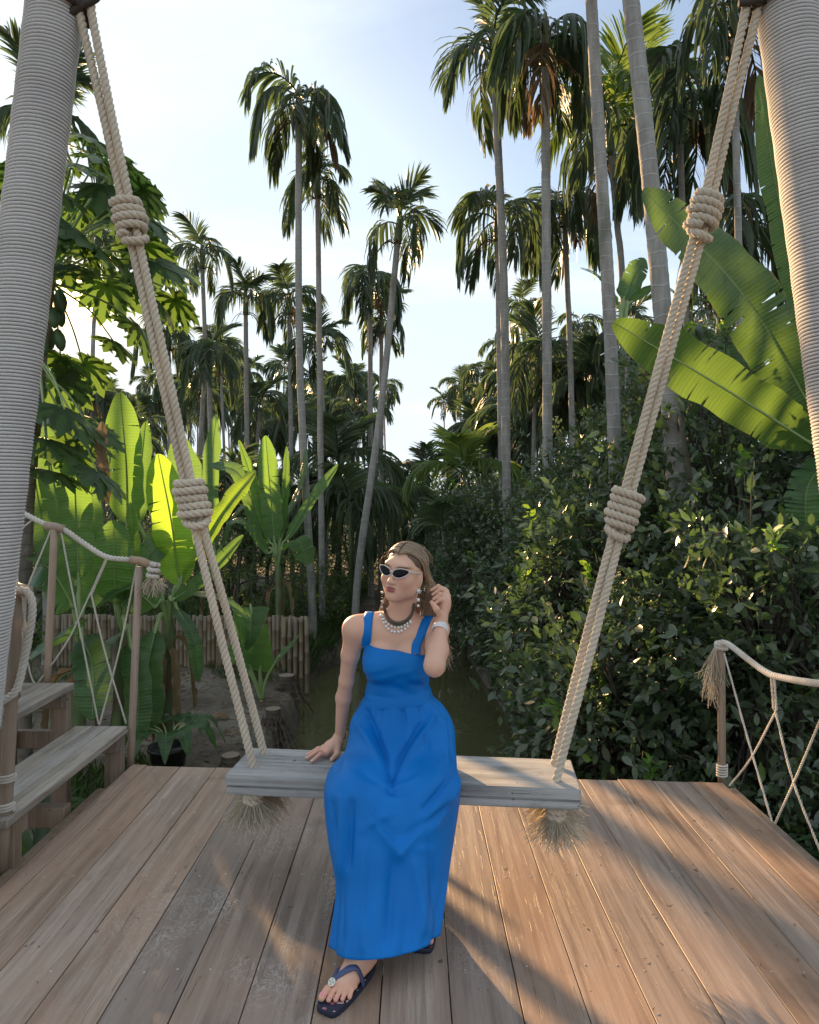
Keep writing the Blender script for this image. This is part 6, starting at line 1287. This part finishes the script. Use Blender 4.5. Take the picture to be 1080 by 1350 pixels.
    sk = obj('skirt', mesh_np('skirt', Vs - o, np.concatenate([Fs, Fs[:, ::-1] + k, rim]), MATS['dress_cotton'], True), dress)
    def band(name, t0, t1, off, par):
        r0, r1 = int(t0), int(t1); P = S[r0].copy(); a_ = Acc()
    # waistband and hem stitching
    wb = Acc(); q = np.stack([cx[0] + (a[0] + 0.0015) * cs2, Cy[0] + (-dyF[0] + 0.003) * -sn2 * 1.0, np.full(m, 0.0)], -1); zs = np.linspace(0.716, 0.764, 6); V = np.concatenate([np.stack([cx[0] + (q[:, 0] - cx[0]) * k0, Cy[0] + (q[:, 1] - Cy[0]) * k0, z0 + 0.06 * (q[:, 0] - cx[0])], -1) for z0, k0 in zip(zs, (1.0, 1.0, 0.985, 0.965, 0.945, 0.90))]); ii, jj = np.meshgrid(np.arange(5), np.arange(m), indexing='ij'); wb.add(V - o, np.stack([ii * m + jj, ii * m + (jj + 1) % m, (ii + 1) * m + (jj + 1) % m, (ii + 1) * m + jj], -1).reshape(-1, 4)); obj('waistband', wb.mesh('waistband', MATS['dress_cotton']), dress)
    # straps
    for x0, x1, z_lo, wd in ((-0.182, -0.170, 0.945, 0.036), (0.010, 0.066, 0.915, 0.036)):
        P = []                                           # hug the body from the neckline over the shoulder to the back
        for phi in np.linspace(R(-25), R(205), 40):
            t = np.clip(phi / R(90), 0, 1); xx = lerp(x0, x1, t); rr_ = np.arange(0.30, 0.01, -0.0015); q_ = np.stack([np.full_like(rr_, xx), 2.69 - rr_ * math.cos(phi), 0.955 + rr_ * math.sin(phi)], -1); d_ = g.at(q_); k_ = np.argmax(d_ < 0.003)
            if d_[k_] < 0.003 and (q_[k_][2] > z_lo or phi > 1.6): P.append(q_[k_])
        P = np.array(P)
        for _ in range(2): P[1:-1] = (P[:-2] + P[1:-1] * 2 + P[2:]) / 4
        T = np.gradient(P, axis=0); T /= np.linalg.norm(T, axis=1)[:, None]; xd = V3(1, 0, 0) - T * T[:, 0:1]; xd /= np.linalg.norm(xd, axis=1)[:, None]; nn = np.cross(xd, T); nn *= np.sign(-nn[:3, 1].mean())
        a_ = Acc(); rows = [P + xd * s_ * wd / 2 + nn * (h_) for s_, h_ in ((-1, 0.0), (-0.96, 0.0025), (-0.4, 0.004), (0.4, 0.004), (0.96, 0.0025), (1, 0.0), (0, -0.003))]; V = np.concatenate(rows); c_ = len(P); ii, jj = np.meshgrid(np.arange(7), np.arange(c_ - 1), indexing='ij'); i2 = (ii + 1) % 7; a_.add(V - o, np.stack([ii * c_ + jj, i2 * c_ + jj, i2 * c_ + jj + 1, ii * c_ + jj + 1], -1).reshape(-1, 4)); obj('strap', a_.mesh('strap', MATS['dress_cotton']), dress)
    # ---------------- hair: many locks laid from the centre parting over the skull, tucked behind the ears
    r = random.Random(3); acc = Acc(); tips = []
    def skull(phi, yy, off):                             # phi from the parting down the side, yy from front (+) to back (-)
        cyy = -0.018; ry = 0.096 + off; q = np.clip((yy - cyy) / ry, -0.999, 0.999); k = math.sqrt(1 - q * q); return V3(math.sin(phi) * (0.0755 + off) * k, yy, 0.029 + math.cos(phi) * (0.084 + off) * k)
    def lock(P, r0, r1, t0, t1):
        P = smooth_path(P, 5); nn = len(P); a0 = acc.n; V, q, t = tube(P - o, np.linspace(r0, r1, nn), 5, False); acc.add(V, q); tips.append(np.repeat(np.linspace(t0, t1, nn), 5))
    for sx in (-1, 1):
        for i in range(430):
            y0 = r.uniform(-0.085, 0.066); off = r.uniform(0.000, 0.008); fr_ = (y0 + 0.085) / 0.155; pts = []
            ye = lerp(-0.085, -0.030, fr_) + r.uniform(-0.01, 0.01); ph_e = r.uniform(1.55, 1.85)
            for t in np.linspace(0.0, 1.0, 6):
                yy = lerp(y0, ye, t ** (1.35 if fr_ > 0.6 else 1.0)); 
                if fr_ > 0.85: yy = lerp(y0, ye, t ** 1.6)
                pts.append(skull(0.03 + (ph_e - 0.03) * t, yy, off))
            Pw = [H(p[0] * sx, p[1], p[2]) for p in pts]; last = Pw[-1]
            hi = 1.0 if fr_ > 0.90 else (0.32 if r.random() < 0.65 else 0.65)
            if sx > 0:                                   # gathered behind the ear, towards the raised hand, then down behind the arm
                gth = V3(*W(569 + r.uniform(-7, 5), 781 + r.uniform(-8, 8), 2.665 + r.uniform(-0.02, 0.03))); e1 = V3(*W(566 + r.uniform(-10, 14), 818 + r.uniform(-12, 16), 2.70)); e2 = V3(*W(578 + r.uniform(-14, 16), 862 + r.uniform(-22, 16), 2.74))
                Pw += [last * 0.45 + gth * 0.55 + V3(0, 0.012, 0.002), gth, e1, e2]
            else:
                e0 = H(-0.052 + r.uniform(-0.006, 0.012), -0.075 + r.uniform(-0.01, 0.02), -0.09); e1 = NB + V3(-0.045 + r.uniform(-0.015, 0.03), 0.065 + r.uniform(-0.01, 0.02), 0.03); Pw += [e0, e1, e1 + V3(r.uniform(-0.02, 0.03), 0.05, -0.13)]
            lock(Pw, 0.0020, 0.0011, hi * 0.75, min(1, hi + 0.5))
    for i in range(70):                                  # loose lengths over the shoulder behind the raised arm
        b = V3(*W(560 + r.uniform(-6, 12), 786 + r.uniform(-10, 14), 2.68)); c_ = V3(*W(568 + r.uniform(-12, 22), 826 + r.uniform(-10, 16), 2.69 + r.uniform(-0.01, 0.03))); e_ = V3(*W(580 + r.uniform(-10, 20), 866 + r.uniform(-20, 22), 2.72)); lock([b, (b + c_) / 2 + V3(r.uniform(-0.01, 0.012), 0.0, 0), c_, e_], 0.0026, 0.0010, 0.55, 1.0)
    for i in range(40):                                  # flyaways
        p0 = skull(r.uniform(0.1, 1.3), r.uniform(-0.07, 0.05), 0.009); s_ = r.choice((-1, 1)); a0 = H(p0[0] * s_, p0[1], p0[2]); n_ = (a0 - HC) / np.linalg.norm(a0 - HC); lock([a0, a0 + n_ * 0.006 + V3(0.008 * s_, 0.006, -0.008), a0 + n_ * 0.010 + V3(0.018 * s_, 0.012, -0.026), a0 + n_ * 0.006 + V3(0.020 * s_, 0.014, -0.05)], 0.0006, 0.0004, 0.6, 1.0)
    for i in range(36):                                  # lengths beside the neck on the other side
        b = H(-0.056 + r.uniform(-0.006, 0.01), -0.03 + r.uniform(-0.03, 0.01), -0.055); c_ = NB + V3(-0.058 + r.uniform(-0.018, 0.014), 0.035 + r.uniform(-0.01, 0.02), 0.045); lock([b, (b + c_) / 2 + V3(-0.006, 0, 0), c_, c_ + V3(r.uniform(-0.02, 0.01), 0.05, -0.10)], 0.0026, 0.0012, 0.55, 0.95)
    for i in range(60):                                  # fall behind the neck
        b = H(r.uniform(-0.05, 0.06), -0.095 + r.uniform(0, 0.02), r.uniform(-0.04, 0.02)); c_ = NB + V3(r.uniform(-0.05, 0.10), 0.085, 0.06); lock([b, (b + c_) / 2 + V3(0.005, 0.02, 0), c_, c_ + V3(r.uniform(-0.01, 0.05), 0.03, -0.16)], 0.0042, 0.002, 0.15, 0.6)
    hm = acc.mesh('hair', MATS['hair']); at = hm.attributes.new('tip', 'FLOAT', 'POINT'); at.data.foreach_set('value', np.concatenate(tips).astype(np.float32)); hair = obj('hair', hm, root)
    cap = Acc(); rows = []                               # scalp under the locks
    ph = np.linspace(-1.75, 1.75, 40); yy = np.linspace(-0.112, 0.052, 22)
    V = np.array([[H(*(skull(abs(p), q, -0.002) * V3(1 if p > 0 else -1, 1, 1))) for p in ph * (1.0 if q < 0.02 else 1.0 - 0.55 * ((q - 0.02) / 0.032) ** 1.3)] for q in yy]).reshape(-1, 3); ii, jj = np.meshgrid(np.arange(21), np.arange(39), indexing='ij'); cap.add(V - o, np.stack([ii * 40 + jj, ii * 40 + jj + 1, (ii + 1) * 40 + jj + 1, (ii + 1) * 40 + jj], -1).reshape(-1, 4)); cm = cap.mesh('scalp_hair', MATS['hair']); at = cm.attributes.new('tip', 'FLOAT', 'POINT'); at.data.foreach_set('value', np.full(len(cm.vertices), 0.0, np.float32)); obj('scalp_hair', cm, hair)
    # ---------------- sunglasses
    gl = empty('sunglasses', parent=root); Hh = lambda *q: H(*q) - o
    for sx in (-1, 1):
        def lp(t, s_=1.0, dy=0.0):
            cx_, cz_ = math.cos(t), math.sin(t); w_ = 0.0275 * s_; h_ = 0.0158 * s_; up = 0.0065 * cx_ + 0.003 * cx_ * cx_; X0 = 0.0335 + cx_ * w_; Z0 = 0.004 + cz_ * h_ * (1 - 0.22 * max(0, cx_)) + up * 1.0
            return H(sx * X0, 0.1030 - 0.32 * max(0, X0 - 0.012) ** 1 * (X0 / 0.06) + dy, Z0) - o
        tv = np.linspace(0, 2 * np.pi, 36); a_ = Acc(); add_tube(a_, [lp(t, 1.13) for t in tv], 0.0013, 8, False); fo = obj('frame', a_.mesh('frame', MATS['glasses_white']), gl)
        a_ = Acc(); ring = [lp(t, 1.10) for t in tv[:-1]]; cen = lp(0, 0.0, 0.003); nv = len(ring); a_.add(ring + [cen], np.array([[k_, (k_ + 1) % nv, nv] for k_ in range(nv)])); obj('lens', a_.mesh('lens', MATS['lens_dark']), gl)
        a_ = Acc(); add_tube(a_, smooth_path([lp(0.25, 1.12), Hh(sx * 0.070, 0.055, 0.012), Hh(sx * 0.0755, 0.01, 0.008), Hh(sx * 0.074, -0.02, -0.004)], 6), 0.0022, 6); obj('temple', a_.mesh('temple', MATS['glasses_white']), gl)
    a_ = Acc(); add_tube(a_, smooth_path([Hh(-0.007, 0.104, 0.004), Hh(0, 0.1085, 0.008), Hh(0.007, 0.104, 0.004)], 5), 0.0022, 6); obj('bridge', a_.mesh('bridge', MATS['glasses_white']), gl)
    # ---------------- jewellery
    def ball(acc_, c_, rr_, nu=8, nv=6):
        V = [];
        for i_ in range(nv + 1):
            for j_ in range(nu): V.append((c_[0] + rr_ * math.sin(math.pi * i_ / nv) * math.cos(2 * math.pi * j_ / nu), c_[1] + rr_ * math.sin(math.pi * i_ / nv) * math.sin(2 * math.pi * j_ / nu), c_[2] + rr_ * math.cos(math.pi * i_ / nv)))
        acc_.add(V, np.array([[i_ * nu + j_, i_ * nu + (j_ + 1) % nu, (i_ + 1) * nu + (j_ + 1) % nu, (i_ + 1) * nu + j_] for i_ in range(nv) for j_ in range(nu)]))
    nk = empty('necklace', parent=root)
    rowpx = [[(506, 795), (507.5, 806), (512, 815), (520, 820.5), (530, 820.5), (539, 815), (544.5, 806), (546, 796)], [(503, 808), (506, 816), (511.5, 822.5), (519, 826.5), (527, 827), (534.5, 824), (540.5, 818.5)], [(502.5, 811.5), (506, 821), (511.5, 828.5), (519, 832.8), (527, 832.5), (535, 828.5), (541.5, 820.5)]]
    def onskin(P, off):
        out = []
        for p in P:
            v = W(p[0], p[1], 2.60); yb = front(v.x, v.z, off) or 2.62; v = W(p[0], p[1], yb); yb = front(v.x, v.z, off) or yb; out.append(V3(*W(p[0], p[1], yb)))
        return np.array(out)
    base = smooth_path([np.array((*p, 0.0)) for p in rowpx[0]], 8); P0 = onskin(base, 0.004); a_ = Acc(); add_rope(a_, P0 - o, 0.0058, 0.02, 7, 5); obj('chain', a_.mesh('chain', MATS['bronze']), nk)
    a_ = Acc(); P0b = onskin(base + np.array([0, 3.2, 0]) * np.sin(np.linspace(0, np.pi, len(base)))[:, None], 0.004); add_rope(a_, P0b - o, 0.004, 0.016, 7, 5); obj('chain', a_.mesh('chain', MATS['bronze']), nk)
    for row, cnt, rr_ in ((rowpx[1], 12, 0.0052), (rowpx[2], 12, 0.0060)):
        b_ = smooth_path([np.array((*p, 0.0)) for p in row], 10); b_ = b_[np.linspace(0, len(b_) - 1, cnt).astype(int)]; me_ = None
        for p in onskin(b_, rr_):
            if me_ is None: a_ = Acc(); ball(a_, (0, 0, 0), rr_, 10, 8); me_ = a_.mesh('pearl', MATS['pearl'])
            obj('pearl', me_, nk, p - o)
    for sx in (1, -1):
        er = empty('earring', parent=root); p0 = W(551.5, 779, 2.575) if sx > 0 else W(504, 781, 2.62); p0 = V3(*p0)
        for dz, rr_, mt in ((0, 0.0078, 'pearl'), (-0.014, 0.0032, 'bronze'), (-0.022, 0.0042, 'bronze'), (-0.034, 0.0072, 'pearl'), (-0.046, 0.0036, 'bronze'), (-0.056, 0.0056, 'pearl')):
            a_ = Acc(); ball(a_, p0 + V3(0.0008 * dz, 0, dz) - o, rr_ * (1 if sx > 0 else 0.7), 10, 8); obj('pearl' if mt == 'pearl' else 'bead', a_.mesh('pearl', MATS[mt]), er)
        if sx > 0:
            for k_ in range(7):
                a_ = Acc(); an_ = 2 * math.pi * k_ / 7; ball(a_, p0 + V3(0.010 * math.cos(an_), 0.002, 0.010 * math.sin(an_)) - o, 0.0028, 6, 5); obj('bead', a_.mesh('bead', MATS['pearl']), er)
    def ring(name, c_, axis, rad, tr, mat, sides=40, par=root, oval=1.0):
        axis = np.array(axis) / np.linalg.norm(axis); u_ = np.cross(axis, V3(0, 1, 0.2)); u_ /= np.linalg.norm(u_); w_ = np.cross(axis, u_); a_ = Acc(); add_tube(a_, [c_ - o + rad * (math.cos(t) * u_ + oval * math.sin(t) * w_) for t in np.linspace(0, 2 * np.pi, sides)], tr, 7, False); return obj(name, a_.mesh(name, MATS[mat]), par)
    dl = W_L - E_L; dl = dl / np.linalg.norm(dl)
    for k_ in range(4): ring('bangle', W_L - dl * (0.010 + 0.0065 * k_) + V3(0, 0, 0.0), dl + V3(0.06 * k_ - 0.1, 0, 0.03), 0.0275 + 0.0006 * k_, 0.0030, 'bangle_white')
    dr_ = W_R - E_R; dr_ = dr_ / np.linalg.norm(dr_); ring('hair_tie', W_R - dr_ * 0.004, dr_, 0.0235, 0.0028, 'hair_tie_black')
    kn1, tp1 = V3(-0.362, 2.846, 0.477), V3(-0.436, 2.826, 0.4585); ring('finger_ring', kn1 * 0.7 + tp1 * 0.3 + V3(0, 0, 0.005), tp1 - kn1, 0.0100, 0.0016, 'gold_ring', 24)
    def nail(c_, fwd, up, L_, W__, mat):
        fwd = np.array(fwd) / np.linalg.norm(fwd); up = np.array(up, float); up -= fwd * (up @ fwd); up /= np.linalg.norm(up); sd_ = np.cross(up, fwd); V = []
        for i_ in range(5):
            for j_ in range(5): t_, s_ = i_ / 4, (j_ - 2) / 2; V.append(np.array(c_) - o + fwd * L_ * (t_ - 0.5) + sd_ * s_ * W__ * (0.9 if i_ in (0, 4) else 1) * 0.5 + up * (-0.18 * s_ * s_ * W__ - 0.06 * (t_ - 0.4) ** 2 * L_))
        obj('nail', mesh_np('nail', V, np.array([[i_ * 5 + j_, i_ * 5 + j_ + 1, (i_ + 1) * 5 + j_ + 1, (i_ + 1) * 5 + j_] for i_ in range(4) for j_ in range(4)]), MATS[mat], True), body)
    # ---------------- flip-flops
    for an, dr, sgn, vis in ((ANR, V3(-0.49, -0.87, 0), TOE_SIGN[0], True), (ANL, V3(-0.10, -0.99, 0), TOE_SIGN[1], False)):
        dr = dr / np.linalg.norm(dr); sd = V3(dr[1], -dr[0], 0) * -1; b = V3(an[0], an[1], 0.0); ff = empty('flip_flop', parent=root)
        out = []
        for t in np.linspace(0, 2 * np.pi, 48, endpoint=False):
            lx = -math.copysign(abs(math.cos(t)) ** 0.85, math.cos(t)) * 0.131 + 0.064; fr_ = (lx + 0.067) / 0.262; wd = 0.034 + 0.015 * fr_ ** 1.3; out.append((lx, math.copysign(abs(math.sin(t)) ** lerp(0.75, 0.42, fr_), math.sin(t)) * wd - sgn * 0.003 * fr_))
        V = []
        for z_, k_ in ((0.001, 0.97), (0.006, 1.0), (0.015, 1.0), (0.0195, 0.985)): V += [b + dr * (0.064 + (lx - 0.064) * k_) + sd * ly * k_ + V3(0, 0, z_) - o for lx, ly in out]
        c_ = len(out); f_ = [[i_ * c_ + j_, i_ * c_ + (j_ + 1) % c_, (i_ + 1) * c_ + (j_ + 1) % c_, (i_ + 1) * c_ + j_] for i_ in range(3) for j_ in range(c_)]
        obj('sole', mesh_np('sole', V, np.array(f_), MATS['sole_navy'], True), ff); tp_ = V[-c_:]; obj('footbed', mesh_np('footbed', [v_ + V3(0, 0, 0.0006) for v_ in tp_] + [b + dr * 0.060 + V3(0, 0, 0.0203) - o], np.array([[j_, (j_ + 1) % c_, c_] for j_ in range(c_)]), MATS['flip_sole'], True), ff)
        # thong straps hug the instep
        toe = b + dr * 0.128 + sd * sgn * -0.020 + V3(0, 0, 0.052); peg = toe + dr * 0.012 + V3(0, 0, -0.030)
        for s_ in (-1, 1):
            P = [peg + V3(0, 0, 0.0), toe]; end = b + dr * 0.052 + sd * s_ * 0.041 + V3(0, 0, 0.021)
            for t in np.linspace(0.15, 1, 9):
                q_ = toe * (1 - t) + end * t; zz = np.arange(0.14, 0.015, -0.0015); d_ = g.at(np.stack([np.full_like(zz, q_[0]), np.full_like(zz, q_[1]), zz], -1)); k_ = np.argmax(d_ < 0.004); q_ = V3(q_[0], q_[1], zz[k_] if d_[k_] < 0.004 else q_[2]); P.append(q_)
            P = np.array(P); P[2:-1, 2] = np.convolve(P[1:, 2], np.ones(3) / 3, 'valid'); P = smooth_path(P, 4); T = np.gradient(P, axis=0); T /= np.linalg.norm(T, axis=1)[:, None]; nrm = np.cross(T, np.cross(V3(0, 0, 1), T) + 1e-6) * -1; out_d = sd * s_ * 0.6 + V3(0, 0, 1.0); out_d = out_d - T * (T @ out_d)[:, None]; out_d /= np.linalg.norm(out_d, axis=1)[:, None]; wv = np.cross(T, out_d); hw = np.interp(np.linspace(0, 1, len(P)), [0, 0.15, 0.6, 1], [0.004, 0.0075, 0.0105, 0.009])[:, None]
            rows = [P + wv * hw * k_ + out_d * h_ for k_, h_ in ((-1, 0), (-0.8, 0.003), (0.8, 0.003), (1, 0), (0, -0.002))]; V = np.concatenate(rows); L_ = len(P); ii, jj = np.meshgrid(np.arange(5), np.arange(L_ - 1), indexing='ij'); a_ = Acc(); a_.add(V - o, np.stack([ii * L_ + jj, ((ii + 1) % 5) * L_ + jj, ((ii + 1) % 5) * L_ + jj + 1, ii * L_ + jj + 1], -1).reshape(-1, 4)); obj('strap', a_.mesh('strap', MATS['flip_strap']), ff)
        ax_ = V3(0, 0, 1) * 0.8 + dr * 0.6; ax_ /= np.linalg.norm(ax_); u_ = np.cross(ax_, sd); u_ /= np.linalg.norm(u_); c0_ = toe + ax_ * 0.006
        disc = Acc(); add_tube(disc, [c0_ - o, c0_ + ax_ * 0.0028 - o], np.array([0.0118, 0.0112]), 28); md = obj('medallion', disc.mesh('medallion', MATS['medallion'], False), ff)
        mk = Acc()                                       # small cross-like emblem
        for ang_ in (0, 0.5 * np.pi, np.pi, 1.5 * np.pi):
            dd_ = math.cos(ang_) * u_ + math.sin(ang_) * sd; ee_ = np.cross(ax_, dd_); q_ = [c0_ + ax_ * 0.0033 - o + dd_ * p_ + ee_ * w_ for p_, w_ in ((0.0016, 0.0009), (0.0062, 0.0009), (0.0062, 0.0034), (0.0080, 0.0034), (0.0080, -0.0034), (0.0062, -0.0034), (0.0062, -0.0009), (0.0016, -0.0009))]
            mk.add(q_, np.array([[0, 1, 6, 7]])); mk.add(q_[2:6], np.array([[0, 1, 2, 3]]))
        obj('emblem', mk.mesh('emblem', MATS['medallion_mark'], False), md)
        for q_, (off, L_, r_) in enumerate(((-0.029, 0.062, 0.0112), (-0.0085, 0.062, 0.0080), (0.0085, 0.056, 0.0076), (0.0240, 0.049, 0.0073), (0.0375, 0.038, 0.0070))):
            if not vis: continue
            rt = b + dr * (0.112 - 0.006 * q_) + sd * off * sgn * 0.92; tp_ = rt + dr * L_ * 0.92 + sd * off * 0.10 * sgn; nail(V3(tp_[0], tp_[1], 0.0212 + 2.0 * r_) - dr * 0.001, dr - V3(0, 0, 0.35), (0, 0, 1), r_ * 1.25, r_ * 1.45, 'nail_pink')
    tp = [V3(-0.412, 2.862, 0.4585), V3(-0.436, 2.826, 0.4585), V3(-0.434, 2.786, 0.4585), V3(-0.408, 2.752, 0.4585)]; kn = [V3(-0.346, 2.868, 0.474), V3(-0.362, 2.846, 0.477), V3(-0.364, 2.822, 0.476), V3(-0.356, 2.800, 0.472)]
    for k_, t_ in zip(kn, tp): nail(t_ + V3(0, 0, 0.0072) + (t_ - k_) * 0.02, t_ - k_, (0, 0, 1), 0.015, 0.0095, 'nail_pale')
build_person()
